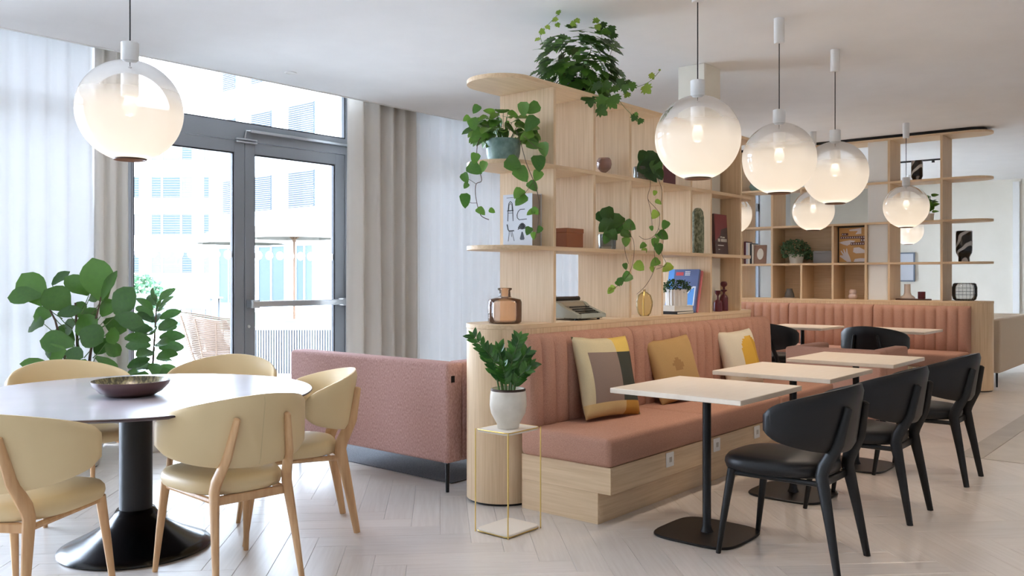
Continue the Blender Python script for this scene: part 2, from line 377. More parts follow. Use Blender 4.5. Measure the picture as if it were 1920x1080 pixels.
curtain('sheer_curtain', 'white sheer curtain with soft folds at the far left window', 1.85, 2.97, 6.66, .030, .155, 'sheer_cloth', 1)
curtain('drape', 'narrow bunched grey drape between left sheer curtain and glass door', 2.96, 3.2, 6.66, .035, .10, 'drape_cloth', 2)
curtain('drape', 'heavy grey linen drape hanging to the right of the glass door', 5.40, 6.27, 6.64, .048, .185, 'drape_cloth', 3)
curtain('sheer_curtain', 'white sheer curtain right of the linen drape, behind the shelving', 6.22, 9.4, 6.70, .030, .16, 'sheer_cloth', 4)
curtain('drape', 'grey drape bunched at the end of the second sheer curtain', 9.35, 9.9, 6.66, .045, .15, 'drape_cloth', 5)
# ------------------------------------------------------------------ recessed ceiling lights
def lampmat(name, col, strength):
    m, nt, p = newmat(name); p.inputs['Base Color'].default_value = (.9, .9, .9, 1); p.inputs['Emission Color'].default_value = col; p.inputs['Emission Strength'].default_value = strength; return m
lampmat('fill_glow', (1, .86, .70, 1), 6.0)
def downlight(x, y, power, label):
    t = thing('recessed_ceiling_light', label, 'ceiling light', (x, y, CEIL), group='recessed ceiling lights')
    MB().lathe([(.035, -.001), (.036, -.005), (.048, -.005), (.05, 0)], 24).build('trim_ring', 'white_paint', t)
    if power:
        MB().lathe([(0, -.002), (.036, -.002)], 24).build('diffuser', 'fill_glow', t, fix=False)
        l = bpy.data.lights.new('downlight', 'SPOT'); l.energy = power; l.color = (1, .78, .58); l.spot_size = R_(110); l.spot_blend = .6; l.shadow_soft_size = .045
        o = bpy.data.objects.new('fill_lamp', l); C.objects.link(o); o.parent = t; o.location = (0, 0, -.02)
    else: MB().lathe([(0, -.002), (.036, -.002)], 24).build('diffuser', 'white_paint', t, fix=False)
downlight(4.3, 6.06, 0, 'small white recessed ceiling light above the glass door')
FILL_LIGHTS = [(2.4, -.6), (4.6, -.6), (6.8, -.6), (9.0, -.4), (11.2, -.2), (13.4, .2)]  # unseen fill lights, added to warm and brighten the right side
for i, (x, y) in enumerate(FILL_LIGHTS):
    downlight(x, y, 95*FILL, ['first','second','third','fourth','fifth','sixth'][i]+' warm recessed fill light added out of view over the walkway, counted from the viewer')
# ------------------------------------------------------------------ shelving with rounded ends
def stadium(ua, ub, v0, v1, left=True, right=True, n=16):
    r = (v1-v0)/2; vc = (v0+v1)/2; o = []
    o += arc(ub, vc, r, -90, 90, n) if right else [(ub, v0), (ub, v1)]
    o += arc(ua, vc, r, 90, 270, n) if left else [(ua, v1), (ua, v0)]
    return o
def shelving(t, ua, ub, v0, v1, levels, rows, backs, swap, left=True, right=True):
    mp = (lambda x, y, z: (y, x, z)) if swap else (lambda x, y, z: (x, y, z))
    along = 'oak_along_y' if swap else 'oak_along_x'
    P = lambda mb, nm, m: mb.mapv(mp).build(nm, m, t, True)
    ins = stadium(ua, ub, v0+.012, v1-.012, left, right)
    P(MB().prism(ins, 0, .014), 'plinth', 'black_metal')
    P(MB().prism(stadium(ua, ub, v0, v1, left, right, 28), .014, .998), 'cabinet_body', 'oak_upright')
    P(MB().prism(stadium(ua, ub, v0-.003, v1+.003, left, right, 28), .998, 1.024, bev=.002), 'ledge', along)
    for z in levels[1:]: P(MB().prism(stadium(ua, ub, v0, v1, left, right, 28), z-.025, z, bev=.0015), 'shelf_board', along)
    for i, us in enumerate(rows):
        for u in us: P(MB().box(u-.0125, u+.0125, v0+.001, v1-.001, levels[i], levels[i+1]-.025), 'divider', 'oak_upright')
    for i, a, b in backs: P(MB().box(a+.0125, b-.0125, v1-.02, v1-.004, levels[i], levels[i+1]-.025), 'back_panel', along)
FV0, FV1 = 3.105, 3.525
t = thing('shelving_unit', 'oak open shelving with rounded ends behind the front pink banquette', 'shelving', (5.2, 3.315, 0))
shelving(t, 3.83, 6.68, FV0, FV1, [1.024, 1.475, 1.96, 2.443],
         [[4.06, 4.888, 5.30, 6.03, 6.54], [4.06, 4.471, 4.888, 5.30, 5.72, 6.03, 6.54], [4.06, 4.471, 4.888, 5.30, 5.72, 6.03, 6.54]], [], False)
BV0, BV1 = 10.79, 11.21
t2 = thing('shelving_unit', 'taller oak shelving reaching the ceiling behind the far pink banquette', 'shelving', (11.0, 4.2, 0))
shelving(t2, 2.367, 6.2, BV0, BV1, [1.024, 1.475, 1.96, 2.443, 2.962],
         [[2.65, 3.23, 3.50, 3.90, 4.30, 4.69, 5.12, 5.6], [2.65, 3.23, 3.50, 3.90, 4.69, 5.12, 5.6], [2.65, 3.23, 4.30, 4.69, 5.12, 5.6], [2.65, 3.23, 4.69, 5.12, 5.6]],
         [(0, 3.50, 3.90), (0, 3.90, 4.30), (0, 4.30, 4.69), (1, 3.50, 3.90), (1, 3.90, 4.69)], True, True, False)
MB().prism(stadium(2.40, 6.2, BV0+.03, BV1-.03, True, False), 2.962, CEIL).mapv(lambda x, y, z: (y, x, z)).build('shadow_gap_strip', 'black_metal', t2, True)
# ------------------------------------------------------------------ banquettes
def banquette(t, mods, u_pl, v0, swap, sockets=()):
    mp = (lambda x, y, z: (y, x, z)) if swap else (lambda x, y, z: (x, y, z))
    along = 'oak_along_y' if swap else 'oak_along_x'
    ua, ub = mods[0], mods[-1]
    MB().box(u_pl, ub-.01, v0-.615, v0-.02, .164, .305, .002).mapv(mp).build('plinth_panel', along, t, True)
    MB().box(u_pl, ub-.02, v0-.535, v0-.02, .0, .164).mapv(mp).build('toe_kick', along, t, True)
    for a, b in zip(mods, mods[1:]):
        sc = MB().box(a+.003, b-.003, v0-.625, v0-.03, .305, .46, .028, seg=3).mapv(mp).build('seat_cushion', 'pink_cloth', t, True, smooth=60)
        nch = 9; per = 8; rings = []
        for i in range(nch*per+1):
            c = (i % per)/per; bl = .026*(1-(2*c-1)**2)**.5 if 0 < c < 1 else 0.
            u = a+.004+(b-a-.008)*i/(nch*per)
            pr = [(.02, .44), (.095, .44), (.098+bl, .47), (.094+bl, .62), (.088+bl, .78), (.082+bl, .90), (.072+bl*.8, .943), (.052+bl*.4, .962), (.03, .968), (.006, .968), (.006, .44)]
            rings.append([(u, v0-w, z) for w, z in pr])
        n = len(rings[0]); vs = [p for r in rings for p in r]; fs = []
        for i in range(len(rings)-1):
            for k in range(n): fs.append((i*n+k, i*n+(k+1) % n, (i+1)*n+(k+1) % n, (i+1)*n+k))
        fs += [tuple(range(n)), tuple((len(rings)-1)*n+k for k in range(n))]
        MB().add(vs, fs).mapv(mp).build('backrest_cushion', 'pink_cloth', t, True, smooth=50)
    MB().box(u_pl-.016, u_pl+.001, v0-.6155, v0-.02, .1635, .3052, .001).mapv(mp).build('end_panel', 'oak_along_x' if swap else 'oak_along_y', t, True)
    MB().box(u_pl-.016, u_pl+.001, v0-.5355, v0-.02, 0, .1635, .001).mapv(mp).build('end_panel', 'oak_along_x' if swap else 'oak_along_y', t, True)
    for u in sockets:
        so = MB().box(u-.041, u+.041, v0-.623, v0-.615, .215, .297, .003).mapv(mp).build('socket_plate', 'lamp_white', t, True)
        MB().box(u-.014, u+.014, v0-.6245, v0-.6225, .242, .270).mapv(mp).build('socket_insert', 'stone_grey', so, True)
b1 = thing('banquette', 'pink banquette with channelled back and three cafe tables before it', 'banquette', (5.3, 2.8, 0))
banquette(b1, [3.70, 4.784, 5.86, 6.90], 3.745, FV0, False, (4.327, 4.90, 5.478, 6.05))
b2 = thing('banquette', 'far pink channelled banquette along the taller shelving', 'banquette', (10.4, 4.0, 0))
banquette(b2, [2.335, 3.39, 4.433, 5.48], 2.37, BV0, True, (2.75, 3.3))
# ------------------------------------------------------------------ chairs
def chair(name, label, cat, upm, legm, seam, group):
    t = thing(name, label, cat, group=group)
    # seat pad: rings of a rounded trapezoid
    out = []
    for k in range(36):
        a = 2*math.pi*k/36; c, q = math.cos(a), math.sin(a); p = 2/3.0
        y = .245*math.copysign(abs(q)**p, q); x = math.copysign(abs(c)**p, c)*(.225+.028*(y/.245))
        out.append((x, y+.035))
    mb = MB(); rr = [(.90, .395), (.97, .402), (1.0, .425), (.99, .445), (.94, .461), (.82, .469), (.5, .474), (.02, .476)]
    n = 36; vs = [(x*q, (y-.035)*q+.035, z) for q, z in rr for x, y in out]; fs = []
    for i in range(len(rr)-1):
        for k in range(n): fs.append((i*n+k, i*n+(k+1) % n, (i+1)*n+(k+1) % n, (i+1)*n+k))
    fs += [tuple(range(n)), tuple((len(rr)-1)*n+k for k in range(n))]
    mb.add(vs, fs).build('seat', upm, t, smooth=60)
    # wrapped backrest shell
    def pt(sx, v, off):
        a = abs(sx); ph = R_(88)*sx
        top = .815-.100*a**1.7; bot = .512+.082*a**1.9
        e = max(0., (a-.80)/.20); hh = (top-bot)/2*(1-.42*e**3.0); mid = (top+bot)/2+.0*e
        # round the vertical profile
        z = mid+hh*v
        lean = (z-.50)*.16
        rx, ry = .318+off, .262+off
        return (rx*math.sin(ph), -(ry+lean*math.cos(ph))*math.cos(ph)+.005, z)
    nu, vv = 40, [-1, -.96, -.8, -.4, 0, .4, .8, .96, 1]
    def off_o(v): return .017*(1-max(0, abs(v)-.8)/.2*.75)
    rings = []
    for i in range(nu+1):
        sx = -1+2*i/nu; q = math.sqrt(max(.02, 1-max(0, (abs(sx)-.94)/.06)**2))
        ring = [pt(sx, v, off_o(v)*q) for v in vv]+[pt(sx, v, -off_o(v)*q) for v in reversed(vv)]
        rings.append(ring)
    m_ = len(rings[0]); vs = [p for r in rings for p in r]; fs = []
    for i in range(nu):
        for k in range(m_): fs.append((i*m_+k, i*m_+(k+1) % m_, (i+1)*m_+(k+1) % m_, (i+1)*m_+k))
    fs += [tuple(range(m_)), tuple(nu*m_+k for k in range(m_))]
    bk = MB().add(vs, fs).build('backrest', upm, t, smooth=60)
    if seam:
        sv = []; sf = []
        for i in range(13):
            v = -.93+1.86*i/12; p = pt(0, v, off_o(v)+.0012); sv += [(-.0016, p[1], p[2]), (.0016, p[1], p[2])]
        for i in range(12): sf.append((2*i, 2*i+1, 2*i+3, 2*i+2))
        MB().add(sv, sf).build('seam', 'cream_seam' if 'cream' in upm else 'black_wood', bk, fix=False)
    for sx in (-1, 1):
        MB().tube([(sx*.215, .262, 0), (sx*.203, .235, .2), (sx*.19, .205, .40)], [.0115, .0165, .0205], 10).build('leg', legm, t)
        MB().tube([(sx*.192, -.285, 0), (sx*.178, -.245, .22), (sx*.163, -.205, .42), (sx*.158, -.214, .46), (sx*.138, -.268, .565), (sx*.112, -.302, .722), (sx*.111, -.303, .727)], [.0125, .0175, .0235, .024, .0205, .0150, .008], 12, sx=.82, sy=1.3).build('leg', legm, t)
    MB().box(-.16, .16, -.205, -.18, .362, .398, .004).build('rear_rail', legm, t)
    for sx in (-1, 1): MB().tube([(sx*.163, -.2, .382), (sx*.186, .2, .384)], .013, 8).build('side_rail', legm, t)
    return t
ck = chair('dining_chair', '', 'chair', 'cream_leather', 'chair_oak', True, 'cream chairs around the round table')
RT = (1.989, 4.042)
specs = [((1.328, 3.601), -54.9, 'cream leather chair nearest the left edge, back turned to the viewer'),
         ((2.067, 3.362), -5.5, 'cream leather chair in the foreground directly before the round table pedestal'),
         ((2.665, 3.722), 61.9, 'cream leather chair at the round table next to the pink sofa back'),
         ((2.763, 4.60), 130.2, 'cream leather chair across the round table with its back to the glass door'),
         ((2.085, 4.955), 174, 'cream leather chair across the round table in front of the fiddle-leaf fig')]
for i, (p, rz, lb) in enumerate(specs):
    if i == 0: ck.location = (p[0], p[1], 0); ck.rotation_euler = (0, 0, R_(rz)); ck['label'] = lb
    else: dup(ck, (p[0], p[1], 0), R_(rz), lb)
bkc = chair('dining_chair', 'black leather chair at the first cafe table, nearest the viewer', 'chair', 'black_leather', 'black_wood', True, 'black cafe chairs')
bkc.location = (3.925, 1.613, 0)
for p, rz, lb in (((4.955, 1.605), 0, 'black leather chair at the second cafe table, middle of its row'), ((6.05, 1.58), 0, 'black leather chair at the third cafe table, last of its row'),
                  ((9.0, 2.82), -90, 'black leather chair at the far banquette, back to the viewer, below the small hanging globe'),
                  ((9.0, 3.93), -90, 'black leather chair at the far banquette, half hidden by the front banquette end')):
    dup(bkc, (p[0], p[1], 0), R_(rz), lb)
# ------------------------------------------------------------------ tables
def cafe_table(label):
    t = thing('cafe_table', label, 'table', group='square cafe tables')
    MB().box(-.35, .35, -.35, .35, .715, .74, .0025).build('table_top', 'table_laminate', t)
    MB().box(-.15, .15, -.15, .15, .705, .715).build('mounting_plate', 'black_metal', t)
    MB().lathe([(.0, .012), (.034, .013), (.026, .03), (.0215, .05), (.0215, .706), (0, .706)], 20).build('post', 'black_metal', t)
    MB().prism(squircle(.225, .225, 4.2, 48), 0, .013, bev=.004).build('foot_plate', 'black_metal', t)
    return t
ct = cafe_table('square cafe table nearest the viewer in front of the pink banquette'); ct.location = (3.954, 2.061, 0)
for p, lb in (((5.024, 2.051), 'square cafe table in the middle of the row before the pink banquette'), ((6.063, 2.031), 'square cafe table at the end of the row before the pink banquette'),
              ((9.65, 2.79), 'square cafe table at the far banquette below the small hanging globe'), ((9.65, 3.83), 'square cafe table at the far banquette in mid length'),
              ((9.65, 4.87), 'square cafe table at the far banquette mostly hidden by the front shelving')):
    dup(ct, (p[0], p[1], 0), 0, lb)
def tabletopmat():
    m = grain('table_mauve', s(188, 182, 192), s(194, 188, 198), (3, 3, 3), .26, 0, spec=.8); p = m.node_tree.nodes['Principled BSDF']; p.inputs['Coat Weight'].default_value = .6; p.inputs['Coat Roughness'].default_value = .15; return m
tabletopmat(); mat('edge_maroon', s(70, 48, 48), .4)
rt = thing('round_table', 'large round table with pale mauve top and dark edge on a black trumpet pedestal', 'table', (RT[0], RT[1], 0))
MB().lathe([(0, .7385), (.819, .7385), (.8195, .74), (0, .74)], 96).build('table_top', 'table_mauve', rt, smooth=30)
MB().lathe([(0, .722), (.795, .722), (.822, .732), (.822, .7375), (.820, .7385), (0, .7385)], 96).build('edge_band', 'edge_maroon', rt, smooth=30)
MB().lathe([(0, .0), (.335, .0), (.342, .006), (.340, .014), (.30, .034), (.24, .062), (.18, .095), (.13, .130), (.10, .165), (.085, .19), (0, .19)], 64).build('pedestal_foot', 'gloss_black', rt, smooth=60)
MB().lathe([(0, .17), (.074, .17), (.074, .715), (0, .715)], 40).build('pedestal_column', 'black_metal', rt)
MB().lathe([(0, .70), (.2, .70), (.2, .722), (0, .722)], 40).build('mounting_plate', 'black_metal', rt)
# ------------------------------------------------------------------ sofas
def sofa(name, label, loc, rz, L, D, H, zb, bt, at, clothm, seat_top=.43, arms=True, sides=(-1, 1), legc='black_metal'):
    t = thing(name, label, 'sofa', loc, rz)
    MB().box(-L/2, L/2, 0, bt, zb, H, .022, seg=2).build('backrest', clothm, t, smooth=60)
    if arms:
        for sx in sides: MB().box(min(sx*L/2, sx*(L/2-at)), max(sx*L/2, sx*(L/2-at)), bt-.01, D, zb, H, .022, seg=2).build('armrest', clothm, t, smooth=60)
    MB().box(-L/2+(at if arms else 0), L/2-(at if arms else 0), bt-.01, D-.02, zb+.005, seat_top-.13, .01).build('seat_frame', clothm, t)
    k = 2 if L > 1.2 else 1; w = (L-2*(at if arms else 0))/k
    for i in range(k): MB().box(-L/2+(at if arms else 0)+i*w+.004, -L/2+(at if arms else 0)+(i+1)*w-.004, bt+.005, D-.01, seat_top-.13, seat_top, .03, seg=3).build('seat_cushion', clothm, t, smooth=60)
    for sx in (-1, 1):
        for y in (.05, D-.06): MB().lathe([(0, 0), (.011, 0), (.014, zb+.005), (0, zb+.005)], 12, (sx*(L/2-.05), y, 0)).build('leg', legc, t)
    return t
ws = sofa('sofa', 'dusty pink boxy sofa seen from behind beside the glass door', (3.645, 4.365, .006), R_(-90), 1.56, .80, .775, .18, .14, .14, 'sofa_cloth', sides=(1,))
MB().box(.765, .7815, .03, .06, .66, .70).build('maker_tag', 'black_metal', ws)
sofa('lounge_seat', 'low pink upholstered lounge seat beyond the third cafe table', (7.72, 2.80, 0), R_(-90), .86, .78, .655, .06, .16, .13, 'pink_cloth')
sofa('sofa', 'beige sofa behind the wooden end of the far shelving', (12.45, 2.16, 0), 0, 2.1, .85, .80, .17, .15, .15, 'beige_cloth')
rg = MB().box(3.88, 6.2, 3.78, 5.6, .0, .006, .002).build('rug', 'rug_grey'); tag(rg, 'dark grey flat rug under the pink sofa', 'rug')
# ------------------------------------------------------------------ globe pendants
def globemat():
    m = bpy.data.materials.new('globe_glass'); m.use_nodes = True; M['globe_glass'] = m; nt = m.node_tree; L = nt.links
    nt.nodes.remove(nt.nodes['Principled BSDF']); out = nt.nodes['Material Output']
    tc = node(nt, 'ShaderNodeTexCoord'); sp = node(nt, 'ShaderNodeSeparateXYZ'); L.new(tc.outputs['Object'], sp.inputs[0])
    fr = node(nt, 'ShaderNodeMapRange', interpolation_type='SMOOTHSTEP'); fr.inputs[1].default_value = .175; fr.inputs[2].default_value = -.045; fr.inputs[3].default_value = .04; fr.inputs[4].default_value = .96
    L.new(sp.outputs[2], fr.inputs[0])
    tr = node(nt, 'ShaderNodeBsdfTransparent'); gl = node(nt, 'ShaderNodeBsdfGlossy'); gl.inputs['Roughness'].default_value = .03
    fn = node(nt, 'ShaderNodeFresnel'); fn.inputs[0].default_value = 1.35
    clear = node(nt, 'ShaderNodeMixShader'); L.new(fn.outputs[0], clear.inputs[0]); L.new(tr.outputs[0], clear.inputs[1]); L.new(gl.outputs[0], clear.inputs[2])
    df = node(nt, 'ShaderNodeBsdfDiffuse'); df.inputs[0].default_value = (.55, .54, .52, 1)
    tl = node(nt, 'ShaderNodeBsdfTranslucent'); tl.inputs[0].default_value = (.40, .38, .35, 1)
    m1 = node(nt, 'ShaderNodeMixShader'); m1.inputs[0].default_value = .5; L.new(df.outputs[0], m1.inputs[1]); L.new(tl.outputs[0], m1.inputs[2])
    em = node(nt, 'ShaderNodeEmission'); em.inputs[0].default_value = (1.0, .82, .63, 1); em.inputs[1].default_value = LAMP_GLOW
    ad = node(nt, 'ShaderNodeAddShader'); L.new(m1.outputs[0], ad.inputs[0]); L.new(em.outputs[0], ad.inputs[1])
    mx = node(nt, 'ShaderNodeMixShader'); L.new(fr.outputs[0], mx.inputs[0]); L.new(clear.outputs[0], mx.inputs[1]); L.new(ad.outputs[0], mx.inputs[2])
    L.new(mx.outputs[0], out.inputs[0])
LAMP_GLOW = .20
globemat(); lampmat('bulb_glow', (1, .85, .66, 1), 2.0)
def pendant(label):
    """origin at the ceiling; globe centre about .93 below"""
    t = thing('globe_pendant', label, 'pendant lamp', group='glass globe pendant lamps')
    zc = -.925; R = .2375
    MB().lathe([(0, -.165), (.03, -.165), (.034, -.16), (.034, -.0), (0, 0)], 28).build('canopy', 'lamp_white', t)
    MB().tube([(0, 0, -.16), (0, 0, zc+.32)], .0035, 8).build('cord', 'cord_black', t)
    MB().lathe([(0, .322), (.037, .322), (.040, .319), (.040, .228), (.036, .224), (0, .224)], 28, (0, 0, zc)).build('cap', 'lamp_white', t)
    MB().lathe([(.0, .226), (.039, .226), (.039, .07), (.03, .065), (0, .065)], 28, (0, 0, zc)).build('lamp_holder', 'lamp_white', t)
    bb = MB().lathe([(0, .07), (.02, .065), (.032, .03), (.03, .0), (.018, -.02), (0, -.026)], 20).build('bulb', 'bulb_glow', t); bb.location = (0, 0, zc)
    l = bpy.data.lights.new('bulb_light', 'POINT'); l.energy = 1.9; l.color = (1, .88, .74); l.shadow_soft_size = .03
    lo = bpy.data.objects.new('bulb_light', l); C.objects.link(lo); lo.parent = t; lo.location = (0, 0, zc-.06)
    l = bpy.data.lights.new('lamp_downlight', 'SPOT'); l.energy = 15.; l.color = (1, .83, .65); l.spot_size = R_(160); l.spot_blend = 1.; l.shadow_soft_size = .06
    lo = bpy.data.objects.new('lamp_downlight', l); C.objects.link(lo); lo.parent = t; lo.location = (0, 0, zc-.21)
    a0, a1 = math.asin(.04/R), math.pi-math.asin(.072/R)
    g = MB().lathe([(R*math.sin(a0+(a1-a0)*i/40), R*math.cos(a0+(a1-a0)*i/40)) for i in range(41)], 64).build('globe', 'globe_glass', t, smooth=180, fix=False)
    g.location = (0, 0, zc)
    MB().lathe([(.062, -.220), (.072, -.232), (.074, -.228), (.074, -.222), (.066, -.212)], 40, (0, 0, zc)).build('rim_ring', 'dark_bronze', t)
    return t
pd = pendant('large glass globe lamp hanging over the first cafe table'); pd.location = (4.37, 2.334, CEIL)
for p, lb in (((5.486, 2.334), 'glass globe lamp hanging second in the row over the cafe tables'), ((6.51, 2.334), 'glass globe lamp hanging third in the row over the cafe tables'),
              ((1.94, 4.00), 'glass globe lamp hanging over the large round table'), ((10.1, 2.84), 'glass globe lamp hanging before the far shelving near its rounded end'),
              ((10.0, 3.84), 'glass globe lamp behind the third globe, before the far shelving plant'), ((10.0, 4.86), 'glass globe lamp half hidden by the upright of the front shelving'),
              ((15.2, 4.24), 'distant glass globe lamp seen through the far shelving')):
    dup(pd, (p[0], p[1], CEIL), 0, lb)
# ------------------------------------------------------------------ leaves and plants
leafmat('leaf_fig', s(44, 82, 34), s(92, 138, 54), .3, .25); leafmat('leaf_rubber', s(50, 84, 48), s(100, 146, 74), .2, .25)
leafmat('leaf_zz', s(30, 68, 28), s(72, 122, 44), .25, .2); leafmat('leaf_pothos', s(44, 90, 32), s(108, 150, 54), .35, .3)
leafmat('leaf_ivy', s(26, 56, 24), s(92, 136, 46), .45, .3); leafmat('leaf_dark', s(28, 56, 26), s(70, 108, 44), .4, .25); leafmat('leaf_grey', s(66, 104, 74), s(120, 156, 116), .5, .25)
leafmat('leaf_lime', s(110, 148, 50), s(160, 180, 70), .4, .35)
mat('stem_brown', s(86, 64, 48), .7); mat('stem_green', s(82, 110, 52), .6); mat('soil', s(48, 36, 28), .95)
def leaf_mesh(name, m, wfn, seg=6, fold=.18, curl=.15, wave=0.):
    """unit leaf along +Y, face up +Z"""
    vs = []; fs = []
    for i in range(seg+1):
        t = i/seg; w = wfn(t); z = -curl*(t-.1)**2+.05*t
        h = fold*w
        for q in (-1, -.5, 0, .5, 1):
            vs.append((w*q, t, z+h*(abs(q)**1.3)+(wave*math.sin(t*16+q*2)*abs(q) if wave else 0)))
    for i in range(seg):
        for k in range(4): fs.append((i*5+k, i*5+k+1, (i+1)*5+k+1, (i+1)*5+k))
    mb = MB().add(vs, fs); me = mb.mesh(name, 180); me.materials.append(M[m]); return me
obov = lambda t: .36*max(.02, math.sin(math.pi*min(1, .06+t**1.25*.90)))**.8*(1 if t < 1 else .1)
oblong = lambda t: .21*max(.02, math.sin(math.pi*(.03+.94*t)))**.65
lance = lambda t: .2*max(.02, math.sin(math.pi*(.03+.95*t**.9)))
heart = lambda t: .42*max(.03, (1-t)**.75*(1+1.1*t)*(.55+.45*min(1, t*6)))
L_FIG = leaf_mesh('fig_leaf', 'leaf_fig', obov, 7, .16, .22, .02); L_RUB = leaf_mesh('rubber_leaf', 'leaf_rubber', oblong, 6, .25, .18)
L_ZZ = leaf_mesh('zz_leaf', 'leaf_zz', lance, 4, .3, .1); L_POT = leaf_mesh('heart_leaf', 'leaf_pothos', heart, 6, .22, .2)
L_DRK = leaf_mesh('dark_heart_leaf', 'leaf_dark', heart, 6, .22, .2); L_LIME = leaf_mesh('lime_leaf', 'leaf_lime', heart, 5, .2, .2)
def lobed(name, m):
    pr = [(0, 0), (.22, -.06), (.46, .08), (.34, .2), (.62, .36), (.4, .42), (.5, .66), (.26, .62), (.2, .82), (0, 1)]
    o = pr+[(-x, y) for x, y in pr[-2:0:-1]]
    vs = [(0, .36, .02)]+[(x, y, .05*abs(x)-.16*(y-.3)**2) for x, y in o]; n = len(o)
    me = MB().add(vs, [(0, 1+i, 1+(i+1) % n) for i in range(n)]).mesh(name, 180); me.materials.append(M[m]); return me
L_IVY = lobed('ivy_leaf', 'leaf_ivy'); L_IVL = lobed('young_ivy_leaf', 'leaf_lime')
def put_leaf(me, parent, pos, d, nrm, size, wid=1., name='leaf'):
    y = Vector(d).normalized(); z = Vector(nrm); z = (z-y*z.dot(y)); z = z.normalized() if z.length > 1e-4 else y.orthogonal().normalized(); x = y.cross(z)
    mx = Matrix(((x.x*size*wid, y.x*size, z.x*size, pos[0]), (x.y*size*wid, y.y*size, z.y*size, pos[1]), (x.z*size*wid, y.z*size, z.z*size, pos[2]), (0, 0, 0, 1)))
    return inst(name, me, parent, mx)
VIEW = R_(-49.75)
rnd = random.Random(11)
def U(a, b): return rnd.uniform(a, b)
# fiddle-leaf fig behind the round table
mat('pot_silver', s(196, 194, 190), .4, .3); mat('pot_white', s(232, 228, 222), .5)
fg = thing('fiddle_leaf_fig', 'large fiddle-leaf fig with broad leaves in front of the left sheer curtain', 'plant', (2.58, 6.06, 0), VIEW)
MB().lathe([(0, .01), (.13, .01), (.15, .06), (.165, .34), (.16, .36), (.15, .355), (.145, .33), (0, .33)], 36).build('pot', 'pot_silver', fg); 
MB().lathe([(0, .0), (.12, .0), (.12, .012), (0, .012)], 30).build('pot_foot', 'black_metal', fg)
MB().lathe([(0, .325), (.147, .325)], 24).build('soil', 'soil', fg, fix=False)
k = 6.05/1618
Pf = lambda px, py, dy=0: Vector(((px-128)*k, dy, 1.289+(521-py)*k))
FIGL = [((175, 562), (153, 486), 55, 0), ((71, 569), (29, 513), 50, -.05), ((69, 553), (12, 553), 34, -.1), ((76, 534), (101, 508), 22, .05), ((142, 551), (104, 518), 34, .08),
        ((120, 578), (86, 541), 52, -.12), ((175, 560), (197, 509), 18, -.05), ((201, 589), (233, 540), 44, -.05), ((206, 590), (258, 602), 30, -.15), ((168, 590), (190, 562), 34, .02),
        ((107, 587), (147, 577), 22, -.2), ((84, 587), (46, 589), 30, -.05), ((76, 604), (40, 607), 34, -.12), ((133, 622), (164, 591), 40, -.1), ((150, 615), (190, 632), 44, -.22),
        ((133, 640), (71, 631), 40, -.15), ((122, 649), (80, 664), 38, -.2), ((124, 653), (156, 660), 28, -.22), ((95, 645), (71, 658), 26, -.15), ((182, 640), (206, 661), 26, -.05),
        ((87, 678), (36, 672), 20, -.1), ((164, 664), (200, 687), 20, -.05), ((193, 611), (198, 640), 30, -.02), ((144, 668), (150, 700), 34, -.1), ((110, 672), (104, 705), 34, -.1),
        ((96, 560), (60, 545), 30, .1), ((140, 560), (168, 548), 30, .1), ((120, 600), (92, 622), 34, .05), ((150, 640), (178, 652), 34, .1), ((130, 595), (112, 566), 30, .12),
        ((145, 690), (185, 712), 34, -.05), ((105, 690), (66, 708), 34, -.05), ((128, 610), (150, 578), 30, .15), ((110, 640), (76, 612), 34, .12), ((165, 600), (200, 618), 34, .14)]
stems = [(118, 600), (143, 585), (165, 595), (105, 575)]
MB().tube([(0, 0, .3), (.01, -.01, .6), (-.01, 0, .95), (-.02, .0, 1.12)], [.014, .012, .009, .006], 8).build('stem', 'stem_brown', fg)
MB().tube([(.03, .02, .3), (.08, .0, .75), (.13, -.02, 1.0), (.17, -.03, 1.16)], [.012, .010, .007, .004], 8).build('stem', 'stem_brown', fg)
MB().tube([(-.03, .02, .3), (-.08, .0, .7), (-.14, -.03, 1.0), (-.2, -.05, 1.14)], [.012, .010, .007, .004], 8).build('stem', 'stem_brown', fg)
for (bx, by), (tx, ty), w, dy in FIGL:
    b_, t_ = Pf(bx, by, dy*.6), Pf(tx, ty, dy*.6+U(-.05, .05)); L = (t_-b_).length
    nr = Vector((U(-.5, .5), -1, U(.1, .7))); wid = min(1.9, w*k/(L*.70))
    put_leaf(L_FIG, fg, b_, t_-b_, nr, L*1.03, wid)
    sx = -.02+.0*bx; s0 = Vector((max(-.14, min(.13, b_.x*.5)), 0, b_.z-.10))
    MB().tube([s0, (s0+b_)/2+Vector((0, 0, -.01)), b_], [.004, .003, .0025], 5).build('petiole', 'stem_green', fg)
